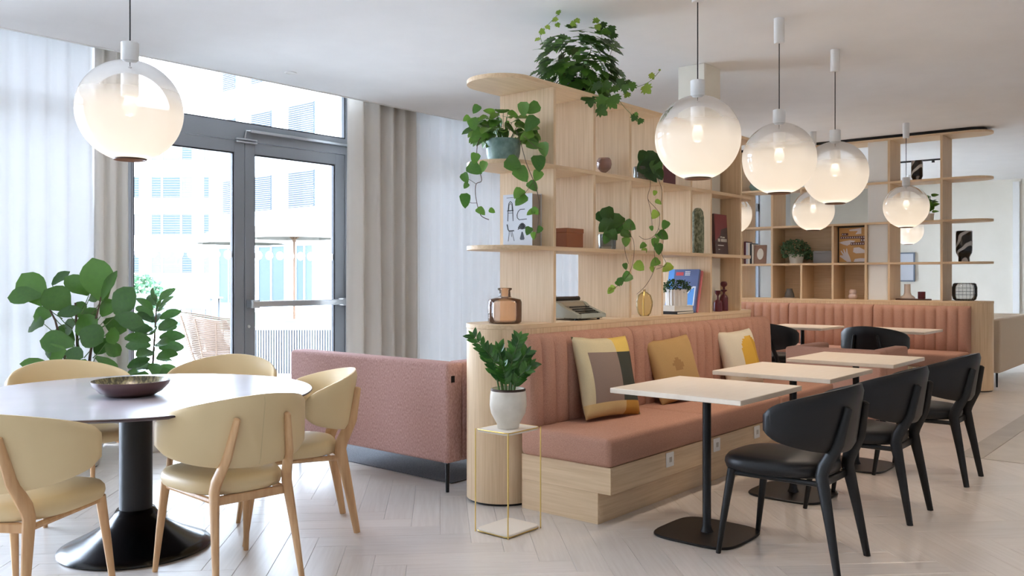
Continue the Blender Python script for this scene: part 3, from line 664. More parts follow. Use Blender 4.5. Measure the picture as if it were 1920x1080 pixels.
# rubber plant before the glass door
rb = thing('rubber_plant', 'slender rubber plant with glossy oblong leaves standing before the glass door', 'plant', (3.20, 6.22, 0), VIEW)
MB().lathe([(0, .0), (.10, .0), (.125, .03), (.14, .26), (.14, .29), (.13, .29), (.125, .26), (0, .26)], 32).build('pot', 'pot_white', rb)
MB().lathe([(0, .255), (.127, .255)], 24).build('soil', 'soil', rb, fix=False)
MB().tube([(0, 0, .25), (-.012, 0, .6), (.004, 0, .85), (.02, 0, 1.1)], [.010, .009, .007, .004], 8).build('stem', 'stem_brown', rb)
for i in range(38):
    q = i/37; z = .50+.60*q; a = i*2.39996; el = -.25+1.15*q**2+U(-.2, .2); L = (.215-.07*q)*U(.85, 1.1)
    d = Vector((math.cos(a)*math.cos(el), math.sin(a)*math.cos(el), math.sin(el))); p0 = Vector((-.01+.03*q, 0, z))
    nrm = Vector((U(-.5, .5), -1.0+.4*U(-1, 1), .75))
    put_leaf(L_RUB, rb, p0+d*.03, d, nrm, L, 1.3)
    if i % 3 == 0: MB().tube([p0, p0+d*.035], .003, 5).build('petiole', 'stem_green', rb)
# zz plant on the wire stand
st = thing('plant_stand', 'brass wire plant stand with two pale square plates beside the banquette', 'plant stand', (3.36, 2.87, 0))
mat('plate_pale', s(238, 228, 214), .45)
for z0, nm in ((.004, 'lower_plate'), (.508, 'upper_plate')): MB().prism(rrect(-.128, .128, -.108, .108, .03), z0, z0+.014, bev=.002).build(nm, 'plate_pale', st)
for sx in (-1, 1):
    for sy in (-1, 1): MB().tube([(sx*.129, sy*.109, 0), (sx*.129, sy*.109, .524)], .0032, 8).build('rod', 'brass', st)
for z0 in (.006, .52): MB().tube([(x*1.008, y*1.008, z0) for x, y in rrect(-.128, .128, -.108, .108, .03)+[rrect(-.128, .128, -.108, .108, .03)[0]]], .003, 6).build('wire_hoop', 'brass', st)
zz = thing('zz_plant', 'zz plant in a cream ceramic pot on the brass wire stand', 'plant', (3.36, 2.87, .523), VIEW)
grain('pot_cream', s(216, 206, 190), s(232, 224, 210), (14, 14, 14), .4)
MB().lathe([(0, 0), (.055, 0), (.058, .02), (.066, .035), (.088, .075), (.095, .115), (.093, .16), (.088, .198), (.082, .2), (.082, .175), (0, .175)], 40).build('pot', 'pot_cream', zz, smooth=60)
MB().lathe([(.0885, .186), (.0895, .192), (.0885, .199), (.083, .2015)], 40).build('pot_rim', 'dark_bronze', zz)
MB().lathe([(0, .172), (.083, .172)], 24).build('soil', 'soil', zz, fix=False)
zst = [(-.17, -.02, .285), (-.11, -.05, .22), (-.05, .02, .22), (.02, -.04, .17), (.09, 0, .20), (.085, -.06, .12), (.055, .05, .27), (-.03, -.09, .15), (-.09, .06, .17), (.11, .05, .14), (.03, .08, .22)]
for i, (x, y, h) in enumerate(zst):
    b_ = Vector((x*.25, y*.3, .172)); tp = Vector((x, y, .175+h)); mid = (b_+tp)/2+Vector((-x*.18, -y*.2, h*.12)); pts = [b_, (b_+mid)/2, mid, (mid+tp)/2+Vector((0, 0, h*.02)), tp]
    MB().tube(pts, [.005, .0045, .004, .003, .002], 6).build('stem', 'stem_green', zz)
    for j in range(8):
        q = .30+.70*j/7; a = 2*q; p = b_*(1-q)**2+mid*2*q*(1-q)*1.0+tp*q*q; tan = ((mid-b_)*(1-q)+(tp-mid)*q).normalized()
        for sd in (-1, 1):
            side = tan.cross(Vector((U(-.3, .3), -1, U(-.2, .4)))).normalized()*sd
            d = side*.75+tan*.75+Vector((0, 0, .1)); put_leaf(L_ZZ, zz, p, d, Vector((U(-.4, .4), -1, .6)), U(.050, .066), 1.15)
    put_leaf(L_ZZ, zz, tp, tan, Vector((0, -1, .4)), .05)
# trailing pothos on the rounded shelf end
def trail(root, P, pts, rad=.0022, m='stem_brown', n=5):
    vs = [P(*p) for p in pts]; sm = []
    for i in range(len(vs)-1):
        a, b_, c_, d = vs[max(0, i-1)], vs[i], vs[i+1], vs[min(len(vs)-1, i+2)]
        for j in range(4):
            t = j/4; sm.append(.5*((2*b_)+(c_-a)*t+(2*a-5*b_+4*c_-d)*t*t+(3*b_-a-3*c_+d)*t**3))
    sm.append(vs[-1]); MB().tube(sm, rad, n).build('vine', m, root); return sm
def hang_leaf(me, root, P, px, py, dy, size, k_, ang=None):
    p = P(px, py, dy); a = U(-1.2, 1.2) if ang is None else ang
    d = Vector((math.sin(a), U(-.35, .1), -math.cos(a))); L = size*k_
    put_leaf(me, root, p-d.normalized()*L*.5, d, Vector((U(-.6, .6), -1, U(-.1, .9))), L, U(.9, 1.1))
po = thing('pothos', 'trailing pothos in a teal glazed pot on the rounded shelf end', 'plant', (3.83, 3.31, 1.96), VIEW)
grain('pot_teal', s(84, 112, 106), s(136, 160, 150), (22, 22, 22), .35)
MB().lathe([(0, .0), (.088, .0), (.094, .012), (.090, .022), (.099, .06), (.103, .11), (.100, .138), (.094, .138), (.094, .115), (0, .115)], 40).build('pot', 'pot_teal', po, smooth=60)
MB().lathe([(0, .112), (.095, .112)], 24).build('soil', 'soil', po, fix=False)
k = 5.05/1618
Pp = lambda px, py, dy=0: Vector(((px-947)*k, dy, 1.289+(521-py)*k-1.96))
for i in range(84):
    a = U(0, 6.283); r = U(.02, .16)**1.0; h = U(0, 1)
    p = Vector((math.cos(a)*r*1.15, math.sin(a)*r*.8-.02, .13+.19*h*(1-(r/.19)**2)))
    d = Vector((math.cos(a)*1., math.sin(a)*.8-.3, U(-.9, .35))); L = U(.065, .09)
    put_leaf(L_POT, po, p, d, Vector((math.cos(a)*.5, -.9, .9)), L)
    if i % 2 == 0: MB().tube([(p.x*.3, p.y*.3, .11), (p.x*.7, p.y*.7, p.z*.8), p], .0017, 5).build('petiole', 'stem_green', po)
trail(po, Pp, [(920, 250, -.05), (905, 268, -.16), (900, 290, -.2), (901, 315, -.21), (909, 345, -.21), (899, 352, -.21), (898, 372, -.21), (903, 397, -.21), (909, 410, -.21), (922, 416, -.2)])
trail(po, Pp, [(899, 352, -.21), (890, 346, -.21), (882, 342, -.21)], .0014); trail(po, Pp, [(900, 386, -.21), (890, 386, -.21), (884, 382, -.21)], .0014)
trail(po, Pp, [(972, 250, -.08), (981, 285, -.22), (989, 315, -.24), (1001, 345, -.25), (1008, 365, -.25), (1012, 392, -.25), (1009, 430, -.25), (1004, 452, -.25)])
trail(po, Pp, [(1001, 350, -.25), (988, 368, -.25), (978, 376, -.25)], .0014); trail(po, Pp, [(985, 262, -.15), (1004, 285, -.24), (1018, 292, -.26)], .0016)
for px, py, sz in ((897, 307, 19), (897, 326, 27), (912, 322, 19), (880, 342, 18), (881, 356, 11), (879, 383, 24), (908, 402, 17), (928, 401, 11), (893, 240, 22), (898, 213, 17), (902, 262, 30), (880, 230, 13),
                   (967, 318, 30), (981, 336, 29), (1009, 338, 19), (1011, 316, 27), (1001, 357, 21), (975, 370, 21), (979, 382, 24), (1006, 402, 16), (997, 404, 15), (993, 437, 15), (1012, 435, 13), (1002, 446, 13), (1021, 291, 24), (1003, 277, 24), (990, 262, 26), (998, 240, 30), (1001, 212, 26), (985, 213, 24)):
    hang_leaf(L_POT, po, Pp, px, py, -.235 if py > 285 else -.14, sz*1.12, k)
# big grape ivy on top of the shelving
iv = thing('grape_ivy', 'bushy grape ivy spilling over the top of the front shelving', 'plant', (4.60, 3.32, 2.443), VIEW)
MB().lathe([(0, 0), (.09, 0), (.105, .13), (.10, .13), (.095, .11), (0, .11)], 28).build('pot', 'black_metal', iv)
MB().lathe([(0, .108), (.096, .108)], 24).build('soil', 'soil', iv, fix=False)
k = 5.62/1618
Pi = lambda px, py, dy=0: Vector(((px-1088)*k, dy, 1.289+(521-py)*k-2.443))
for i in range(258):
    a = U(0, 6.283); b_ = U(-.8, 1.); r = U(.55, 1.)**.6
    rad = math.sqrt(max(0, 1-b_*b_*.85))
    p = Vector((math.cos(a)*.265*rad*r+.0, math.sin(a)*.20*rad*r, .245+.235*b_*r))
    p.z = max(p.z, U(.03, .12))
    if p.z > .49: p.z = .49
    d = Vector((math.cos(a)*rad, math.sin(a)*rad, -.5+.5*b_))+Vector((U(-.5, .5), U(-.5, .5), U(-.5, .2)))
    put_leaf(L_IVY, iv, p, d, Vector((math.cos(a)*.6, -.5, .9)), U(.07, .10))
for i in range(14):
    a = i*.45; p = Vector((math.cos(a)*.2, math.sin(a)*.14, .2+.2*((i*7) % 5)/5)); MB().tube([(p.x*.2, p.y*.2, .12), (p.x*.6, p.y*.6, p.z*.8+.05), p], [.003, .0025, .0015], 5).build('stem', 'stem_green', iv)
for pts in ([(1020, 90, -.1), (1015, 70, -.1), (1035, 45, -.1), (1047, 33, -.1)], [(1120, 120, -.1), (1128, 70, -.1), (1120, 47, -.1)], [(1140, 120, -.1), (1150, 80, -.1), (1140, 58, -.12)],
            [(1100, 150, -.15), (1105, 172, -.25), (1095, 190, -.26)], [(1120, 150, -.15), (1125, 175, -.25), (1122, 200, -.26)], [(1140, 160, -.15), (1148, 190, -.26), (1165, 215, -.26), (1190, 238, -.26)],
            [(1160, 160, -.1), (1180, 172, -.15), (1200, 168, -.16), (1218, 158, -.16), (1234, 140, -.16)]):
    trail(iv, Pi, pts, .0016, 'stem_green')
for px, py, sz in ((1095, 196, 22), (1103, 205, 22), (1122, 206, 26), (1125, 222, 22), (1143, 208, 24), (1150, 200, 18), (1181, 234, 14), (1192, 240, 14), (1186, 228, 10), (1130, 178, 24), (1112, 178, 22), (1145, 182, 20), (1165, 182, 18), (1178, 178, 17), (1175, 168, 16), (1160, 168, 20)):
    hang_leaf(L_IVY, iv, Pi, px, py, -.265 if py > 172 else -.2, sz, k)
for px, py, sz in ((1210, 176, 20), (1219, 152, 13), (1232, 140, 5), (1172, 186, 14), (1098, 186, 14), (1047, 35, 10), (1040, 48, 12), (1046, 58, 10), (1018, 70, 12), (1008, 84, 12), (1115, 50, 14), (1120, 62, 14), (1028, 62, 11), (1082, 50, 12), (1075, 56, 12)):
    hang_leaf(L_IVL, iv, Pi, px, py, -.16, sz, k)
for px, py, sz in ((1128, 58, 18), (1135, 68, 18), (1144, 66, 18), (1148, 76, 16)): hang_leaf(L_IVY, iv, Pi, px, py, -.14, sz, k)
# two smaller trailing plants in glass pots inside the shelving
glassy('pot_glass', (.86, .88, .86, 1), .08, dfac=.35, diffuse=s(150, 148, 140))
def shelf_plant(label, loc, px0, depth, lvs, vines, hang, zb):
    t = thing('trailing_plant', label, 'plant', loc, VIEW)
    MB().lathe([(0, .0), (.052, .0), (.055, .008), (.058, .09), (.055, .10), (.052, .10), (.050, .02), (0, .02)], 28, rib=.03, ribn=14).build('pot', 'pot_glass', t)
    MB().lathe([(0, .085), (.048, .085)], 20).build('soil', 'soil', t, fix=False)
    k_ = depth/1618; P = lambda px, py, dy=0: Vector(((px-px0)*k_, dy, 1.289+(521-py)*k_-zb))
    for px, py, dy, sz in lvs: hang_leaf(L_DRK, t, P, px, py, dy, sz, k_)
    for v in vines: trail(t, P, v, .0016)
    for px, py, dy, sz, lime in hang: hang_leaf(L_LIME if lime else L_POT, t, P, px, py, dy, sz, k_)
    return t
shelf_plant('trailing plant in a ribbed glass pot on the middle shelf', (4.73, 3.185, 1.475), 1134, 5.66,
    [(1135, 405, -.02, 34), (1128, 425, -.05, 30), (1147, 418, -.04, 38), (1140, 440, -.07, 30), (1122, 408, .02, 24), (1155, 432, -.05, 26), (1130, 448, -.08, 22)],
    [[(1145, 432, -.04), (1165, 436, -.09), (1178, 450, -.11), (1180, 475, -.11), (1176, 500, -.11), (1168, 517, -.11), (1155, 532, -.11), (1133, 546, -.11)], [(1150, 430, -.04), (1170, 415, -.08), (1174, 422, -.1), (1172, 445, -.11)],
     [(1165, 436, -.09), (1163, 470, -.11), (1170, 495, -.11)]],
    [(1173, 425, -.1, 24, 0), (1166, 440, -.1, 22, 0), (1165, 455, -.11, 18, 0), (1190, 500, -.11, 22, 1), (1164, 500, -.11, 13, 0), (1166, 520, -.11, 22, 0), (1155, 528, -.11, 16, 0), (1150, 532, -.11, 12, 0), (1136, 545, -.11, 14, 1), (1140, 540, -.11, 12, 1)], 1.475)
shelf_plant('trailing plant in a ribbed glass pot on the upper shelf', (5.16, 3.185, 1.96), 1200, 6.0,
    [(1215, 302, -.05, 36), (1208, 320, -.06, 34), (1224, 318, -.06, 32), (1200, 296, -.03, 26), (1214, 335, -.08, 28), (1230, 330, -.07, 22), (1196, 315, -.04, 22)],
    [[(1212, 330, -.07), (1211, 352, -.11), (1206, 375, -.11), (1220, 392, -.11), (1228, 405, -.11), (1226, 430, -.11), (1215, 446, -.11), (1200, 450, -.11), (1190, 444, -.11)],
     [(1226, 335, -.07), (1232, 360, -.11), (1230, 385, -.11)], [(1219, 445, -.11), (1218, 470, -.11), (1222, 495, -.11), (1238, 500, -.11)], [(1226, 430, -.11), (1235, 450, -.11), (1231, 475, -.11), (1240, 496, -.11), (1222, 505, -.11)],
     [(1220, 500, -.11), (1212, 520, -.11), (1200, 538, -.11), (1186, 551, -.11)], [(1206, 375, -.11), (1212, 400, -.11), (1214, 425, -.11)]],
    [(1219, 405, -.11, 18, 1), (1226, 382, -.11, 14, 1), (1238, 424, -.11, 18, 0), (1235, 443, -.11, 22, 0), (1219, 456, -.11, 17, 0), (1226, 468, -.11, 22, 0), (1197, 462, -.11, 14, 0), (1200, 472, -.11, 12, 1), (1219, 493, -.11, 20, 0), (1242, 503, -.11, 22, 1), (1213, 430, -.11, 10, 0), (1225, 445, -.11, 12, 0), (1214, 505, -.11, 12, 1), (1219, 365, -.11, 10, 1)], 1.96)
# small-leaved plants: leaves too small to pick apart
def tuft(root, n, m, centre, rx, ry, rz_, size, seed):
    r2 = random.Random(seed); vs = []; fs = []
    for i in range(n):
        a = r2.uniform(0, 6.283); b_ = r2.uniform(-.6, 1); q = math.sqrt(1-b_*b_*.9)*r2.uniform(.6, 1)
        p = Vector((centre[0]+rx*q*math.cos(a), centre[1]+ry*q*math.sin(a), centre[2]+rz_*b_))
        d = Vector((r2.uniform(-1, 1), r2.uniform(-1, 1), r2.uniform(-.8, .6))).normalized(); x = d.orthogonal().normalized(); x.rotate(Matrix.Rotation(r2.uniform(0, 6.28), 3, d)); L = size*r2.uniform(.7, 1.2)
        b0 = len(vs); vs += [p, p+d*L*.5+x*L*.36, p+d*L, p+d*L*.5-x*L*.36]; fs.append((b0, b0+1, b0+2, b0+3))
    o = MB().add(vs, fs).build('foliage', m, root, smooth=0, fix=False); o['kind'] = 'stuff'; return o
rp = thing('potted_plant', 'small-leaved plant in a white ribbed planter on stacked books', 'plant', (5.69, 3.215, 1.084), VIEW)
mat('ribbed_white', s(226, 220, 212), .4)
MB().lathe([(0, 0), (.075, 0), (.078, .01), (.08, .12), (.074, .12), (.072, .10), (0, .10)], 80, rib=.03, ribn=20).build('pot', 'ribbed_white', rp)
tuft(rp, 520, 'leaf_dark', (.0, 0, .135), .115, .10, .055, .019, 3)
gp = thing('potted_plant', 'grey-green small-leaved bushy plant on the far shelving', 'plant', (10.98, 4.44, 1.475), VIEW)
MB().lathe([(0, 0), (.08, 0), (.1, .12), (.095, .12), (.09, .10), (0, .10)], 28).build('pot', 'pot_white', gp)
tuft(gp, 700, 'leaf_grey', (-.02, -.01, .17), .19, .15, .14, .036, 4); tuft(gp, 160, 'leaf_grey', (.17, -.04, .10), .07, .07, .06, .034, 5)
hp = thing('hanging_plant', 'small green plant on the far shelving behind the hanging globe', 'plant', (11.0, 2.84, 1.96), VIEW)
MB().lathe([(0, 0), (.05, 0), (.06, .09), (.055, .09), (.05, .07), (0, .07)], 24).build('pot', 'pot_white', hp)
for i in range(22):
    a = U(0, 6.28); z = U(.06, .30); put_leaf(L_POT, hp, Vector((.01+.03*math.cos(a), .03*math.sin(a), z)), Vector((math.cos(a)+.6, math.sin(a)*.6, U(-.6, .7))), Vector((0, -.6, 1)), U(.07, .11))
MB().tube([(0, 0, .06), (.02, 0, .2), (.02, 0, .3)], .003, 5).build('stem', 'stem_green', hp)
# ------------------------------------------------------------------ things on the shelves and tables
glassy('amber_glass', (.985, .90, .82, 1), .04, dfac=.05, diffuse=s(236, 172, 132)); glassy('gold_glass', (.97, .90, .72, 1), .05, dfac=.26, diffuse=s(230, 198, 132))
glassy('rose_glass', (.90, .80, .77, 1), .05, dfac=.3, diffuse=s(190, 158, 148)); glassy('smoke_glass', (.95, .945, .94, 1), .05, dfac=.06, diffuse=s(150, 146, 146))
def vase(name, label, loc, prof, m, n=40, cat='vase', rib=0, ribn=0, ex=1., ey=1., smooth=60, rz=0):
    o = MB().lathe(prof, n, rib=rib, ribn=ribn, ex=ex, ey=ey).build(name, m, smooth=smooth); o.location = loc; o.rotation_euler = (0, 0, rz); return tag(o, label, cat)
vase('glass_bottle', 'wide-shouldered amber glass bottle on the rounded ledge of the front shelving', (3.81, 3.28, 1.024),
     [(0, .004), (.090, .004), (.098, .012), (.099, .05), (.099, .125), (.092, .140), (.045, .150), (.034, .158), (.032, .19), (.041, .196), (.042, .205), (.036, .207), (.029, .2), (.029, .158), (.088, .134), (.094, .12), (.094, .015), (0, .009)], 'amber_glass', 44, 'bottle')
# typewriter
mat('typewriter_green', s(164, 168, 156), .4); mat('typewriter_top', s(176, 166, 146), .35, .2); mat('key_black', s(28, 28, 28), .35)
tw = thing('typewriter', 'old grey-green portable typewriter with black keys on the ledge', 'typewriter', (4.47, 3.28, 1.024))
prof = [(-.155, .014), (-.155, .036), (-.135, .045), (-.03, .085), (.0, .108), (.04, .118), (.14, .112), (.15, .09), (.15, .014)]
for sx in (-1, 1):
    x0, x1 = (-.155, -.118) if sx < 0 else (.118, .155)
    n = len(prof); MB().add([(x, y, z) for x in (x0, x1) for y, z in prof], [tuple(range(n)), tuple(range(n, 2*n))]+[(i, (i+1) % n, n+(i+1) % n, n+i) for i in range(n)]).build('side_cheek', 'typewriter_green', tw, smooth=30)
MB().add([(x, y, z) for x in (-.118, .118) for y, z in [(-.02, .014), (-.02, .088), (.0, .11), (.04, .118), (.13, .112), (.145, .09), (.145, .014)]], [tuple(range(7)), tuple(range(7, 14))]+[(i, (i+1) % 7, 7+(i+1) % 7, 7+i) for i in range(7)]).build('top_cover', 'typewriter_top', tw, smooth=30)
MB().box(-.118, .118, -.155, -.02, .010, .030, .003).build('key_bed', 'gasket', tw)
MB().box(-.118, .118, -.158, -.145, .012, .042, .003).build('front_rail', 'typewriter_green', tw)
kme = MB().lathe([(0, 0), (.0075, 0), (.008, .004), (.006, .006), (0, .005)], 10).mesh('key'); kme.materials.append(M['key_black'])
for r in range(4):
    for c_ in range(11): inst('key', kme, tw, Matrix.Translation((-.103+c_*.0195+r*.004, -.132+r*.026, .040+r*.0125)))
MB().box(-.07, .07, -.146, -.138, .04, .046, .002).build('space_bar', 'key_black', tw)
MB().tube([(-.17, .085, .128), (.17, .085, .128)], .016, 16).build('platen_roller', 'key_black', tw)
for sx in (-1, 1): MB().tube([(sx*.165, .085, .128), (sx*.185, .085, .128)], .017, 14).build('platen_knob', 'key_black', tw)
MB().tube([(-.15, .07, .14), (-.165, .03, .152), (-.16, -.0, .15)], .004, 6).build('return_lever', 'steel', tw)
for sx in (-1, 1):
    for y in (-.12, .12): MB().lathe([(0, 0), (.01, 0), (.01, .016), (0, .016)], 10, (sx*.12, y, 0)).build('foot', 'key_black', tw)
# gold vase with a flattened double body
gv = thing('glass_vase', 'round golden glass vase with a pale rib on the ledge', 'vase', (5.175, 3.175, 1.024), VIEW)
MB().lathe([(0, 0), (.03, 0), (.045, .02), (.058, .07), (.058, .10), (.045, .145), (.02, .165), (.009, .17), (.009, .185), (.006, .185)], 40, ey=.6).build('body', 'gold_glass', gv, smooth=60)
MB().tube([(-.01, -.028, .004), (-.012, -.037, .08), (-.008, -.026, .15), (-.004, -.008, .168)], .0045, 8).build('rib', 'brass', gv)
# books
def book(name, label, loc, w, h, th, cov, rot, pages='page_paper', group=None, cat='book'):
    """spine along local z at y=0; cover faces -x; pages toward +y"""
    t = thing(name, label, cat, loc, 0, group); t.rotation_euler = rot; c = .003
    MB().box(0, c, 0, w, 0, h).box(th-c, th, 0, w, 0, h).box(c, th-c, 0, c, 0, h).build('cover', cov, t, smooth=0)
    MB().box(c, th-c, c, w-.004, .004, h-.004).build('pages', pages, t, smooth=0); return t
mat('page_paper', s(226, 218, 204), .8); mat('page_stack', s(168, 150, 134), .8)
for nm, c_ in (('cover_white', (206, 208, 214)), ('cover_blue', (92, 106, 148)), ('cover_sky', (92, 160, 232)), ('cover_pink', (226, 130, 132)), ('cover_red', (128, 44, 40)), ('cover_brown', (72, 44, 36)), ('cover_purple', (92, 36, 48)),
               ('cover_black', (40, 40, 42)), ('cover_cream', (232, 226, 214)), ('cover_tan', (150, 116, 96)), ('ink', (34, 38, 44)), ('ink_red', (206, 74, 76)), ('ink_white', (238, 238, 240)), ('box_brown', (146, 84, 48)), ('box_grey', (136, 134, 136)), ('cover_grey', (176, 180, 186))):
    mat(nm, s(*c_), .5)
cb = thing('book', 'thick white picture book with chair drawings on the rounded shelf end', 'book', (3.957, 3.195, 1.475))
MB().box(0, .004, .0, .225, 0, .315).box(.086, .09, 0, .225, 0, .315).box(.004, .086, .221, .225, 0, .315).build('cover', 'cover_white', cb, smooth=0)
MB().box(.004, .086, .003, .221, .004, .311).build('pages', 'page_stack', cb, smooth=0)
dw = MB()
def ln(pts, r=.0022): dw.tube([(-.0004, .225-u, z) for u, z in pts], r, 6)
# bentwood chair, cantilever tube, shell chair, leafy lamp
ln([(.037, .155), (.040, .225), (.045, .262), (.058, .274), (.071, .262), (.076, .225), (.079, .155)]); ln([(.034, .218), (.082, .218)], .003); ln([(.040, .204), (.076, .204)], .0015); ln([(.045, .22), (.046, .25), (.058, .262), (.070, .25), (.071, .22)], .0016)
ln([(.170, .222), (.135, .222), (.118, .21), (.110, .19), (.112, .172), (.128, .160), (.185, .163)])
ln([(.032, .136), (.040, .104), (.048, .096), (.086, .097)], .0034); ln([(.05, .094), (.040, .035)], .0013); ln([(.07, .094), (.088, .035)], .0013); ln([(.06, .094), (.07, .06)], .0013)
for i in range(9):
    a = R_(20*i+10); ln([(.150, .105), (.150+.028*math.cos(a), .105+.036*math.sin(a))], .0034)
    ln([(.150+.022*math.cos(a), .105+.028*math.sin(a)), (.150+.033*math.cos(a+.2), .104+.03*math.sin(a+.2))], .003)
dw.add([(-.0006, .225-u, z) for u, z in ((.137, .04), (.163, .04), (.168, .048), (.155, .088), (.145, .088), (.132, .048))], [(0, 1, 2, 3, 4, 5)])
for i in range(6): ln([(.030+i*.011, .296), (.036+i*.011, .296)], .0018)
dw.build('cover_drawing', 'ink', cb, fix=False)
bb = book('book', 'blue art book with red and white lettering leaning by the ribbed planter', (5.872, 3.165, 1.030), .26, .335, .024, 'cover_blue', (0, R_(14), 0))
cv = MB(); cv.box(-.0006, 0, .21, .26, 0, .335); cv.build('sky_band', 'cover_sky', bb, smooth=0)
MB().add([(-.0012, y, z) for y, z in [(.012, .05), (.012, .20), (.035, .20), (.06, .185), (.085, .15), (.10, .11), (.095, .075), (.07, .05)]], [tuple(range(8))]).build('white_shape', 'ink_white', bb, smooth=0, fix=False)
MB().add([(-.0018, y, z) for y, z in [(.022, .054), (.022, .192), (.05, .175), (.075, .14), (.088, .108), (.083, .08), (.065, .056)]], [tuple(range(7))]).build('blue_shape', 'cover_sky', bb, smooth=0, fix=False)
MB().box(-.001, 0, .13, .195, .285, .312).build('red_lettering', 'ink_red', bb, smooth=0)
lt = MB()
for j in range(3):
    for i in range(5): lt.box(-.0012, 0, .075+i*.009, .081+i*.009, .312-j*.013, .320-j*.013)
lt.build('white_lettering', 'ink_white', bb, smooth=0)
book('book', 'pink book leaning behind the blue art book', (5.906, 3.16, 1.0295), .25, .325, .020, 'cover_pink', (0, R_(15), 0))
def flat_book(name, label, x, y, z, w, d, th, cov, rz=0):
    t = thing(name, label, 'book', (x, y, z), rz); c = .003
    MB().box(-w/2, w/2, -d/2, d/2, 0, c).box(-w/2, w/2, -d/2, d/2, th-c, th).box(-w/2, -w/2+c, -d/2, d/2, c, th-c).build('cover', cov, t, smooth=0)
    MB().box(-w/2+c, w/2-.004, -d/2+.004, d/2-.004, c, th-c).build('pages', 'page_paper', t, smooth=0)
flat_book('book', 'dark flat book at the bottom of the stack under the ribbed planter', 5.665, 3.23, 1.024, .28, .21, .022, 'cover_black', R_(3))
flat_book('book', 'cream flat book on top of the stack under the ribbed planter', 5.66, 3.23, 1.046, .26, .20, .038, 'cover_cream', R_(-3))
rb_ = thing('book', 'dark red book with pale lettering facing out on the middle shelf', 'book', (6.15, 3.13, 1.476)); rb_.rotation_euler = (R_(-3), 0, R_(2))
MB().box(0, .235, 0, .003, 0, .315).box(0, .235, .022, .025, 0, .315).box(0, .003, .003, .022, 0, .315).build('cover', 'cover_brown', rb_, smooth=0)
MB().box(.003, .231, .003, .022, .004, .311).build('pages', 'page_paper', rb_, smooth=0)
MB().add([(x, -.0008, z) for x, z in [(.004, .313), (.232, .313), (.232, .215), (.12, .195), (.10, .15), (.05, .12), (.004, .10)]], [tuple(range(7))]).build('red_print', 'cover_red', rb_, smooth=0, fix=False)
lt = MB()
for i, wd in enumerate((.024, .010, .026, .022, .020, .024)):
    x = .055+i*.027; lt.box(x, x+wd*.28, -.0016, 0, .098, .122); lt.box(x+wd*.55, x+wd*.85, -.0016, 0, .098, .122); lt.box(x, x+wd*.85, -.0016, 0, .110, .115)
lt.box(.10, .125, -.0016, 0, .130, .140).box(.135, .18, -.0016, 0, .128, .138).box(.05, .155, -.0016, 0, .066, .072).box(.055, .08, -.0016, 0, .034, .039)
lt.build('lettering', 'cover_cream', rb_, smooth=0)
book('book', 'maroon book standing on the upper shelf beside the first globe lamp', (5.36, 3.16, 1.96), .2, .16, .22, 'cover_purple', (0, 0, 0))
# boxes and vases in the front shelving
bx = thing('lidded_box', 'reddish brown lidded box on the middle shelf', 'box', (4.285, 3.21, 1.475))
MB().box(-.085, .085, -.09, .09, 0, .095, .003).build('box_body', 'box_brown', bx); MB().box(-.088, .088, -.093, .093, .088, .117, .003).build('lid', 'box_brown', bx)
rv = vase('goblet_vase', 'ribbed rose glass goblet vase on the upper shelf', (4.79, 3.25, 1.96), [(0, 0), (.03, 0), (.03, .004), (.012, .012), (.010, .03), (.022, .037), (.043, .058), (.050, .085), (.046, .112), (.036, .128), (.033, .128), (.043, .11), (.046, .085), (.04, .06), (0, .042)], 'rose_glass', 72, rib=.03, ribn=24)
grain('speckle_green', s(92, 98, 72), s(150, 152, 122), (70, 70, 40), .5, .8, contrast=(.4, .6))
vase('tall_vase', 'tall speckled olive vase with rough surface on the middle shelf', (5.915, 3.158, 1.475), [(0, 0), (.043, 0), (.046, .02), (.047, .15), (.046, .27), (.040, .315), (.024, .34), (.012, .345), (0, .345)], 'speckle_green', 40, rib=.025, ribn=16)
mat('maroon_glaze', s(88, 28, 36), .3)
def candle_vase(label, x, y, h, cup):
    vase('candle_holder', label, (x, y, 1.024), [(0, 0), (.034, 0), (.035, .01), (.034, h*.42), (.028, h*.50), (.010, h*.56), (.008, h*.74), (.012, h*.78), (cup, h*.86), (cup*1.06, h), (cup*.85, h), (.0, h*.86)], 'maroon_glaze', 32, 'candle holder')
candle_vase('maroon bottle-shaped candle holder, shorter one of two on the ledge', 6.255, 3.165, .165, .022); 
vase('candle_holder', 'maroon bottle-shaped candle holder with a ball top, taller of two', (6.40, 3.185, 1.024), [(0, 0), (.034, 0), (.035, .01), (.034, .105), (.026, .122), (.010, .135), (.009, .15), (.026, .162), (.026, .168), (.010, .172), (.009, .19), (.026, .205), (.028, .22), (.020, .235), (0, .237)], 'maroon_glaze', 32, 'candle holder')
# bowl on the round table
mat('bowl_brown', s(84, 58, 56), .3); grain('bowl_inside', s(52, 48, 30), s(128, 120, 82), (90, 90, 6), .3, contrast=(.4, .65))
bw = thing('bowl', 'shallow dark glazed bowl on the round table', 'bowl', (1.93, 3.97, .74), VIEW)
MB().lathe([(0, .0), (.10, .0), (.135, .018), (.166, .05), (.172, .066), (.1735, .070), (.171, .071)], 56).build('outer_shell', 'bowl_brown', bw, smooth=60)
MB().lathe([(.171, .071), (.168, .066), (.158, .048), (.125, .02), (.09, .008), (0, .006)], 56).build('inner_glaze', 'bowl_inside', bw, smooth=60)
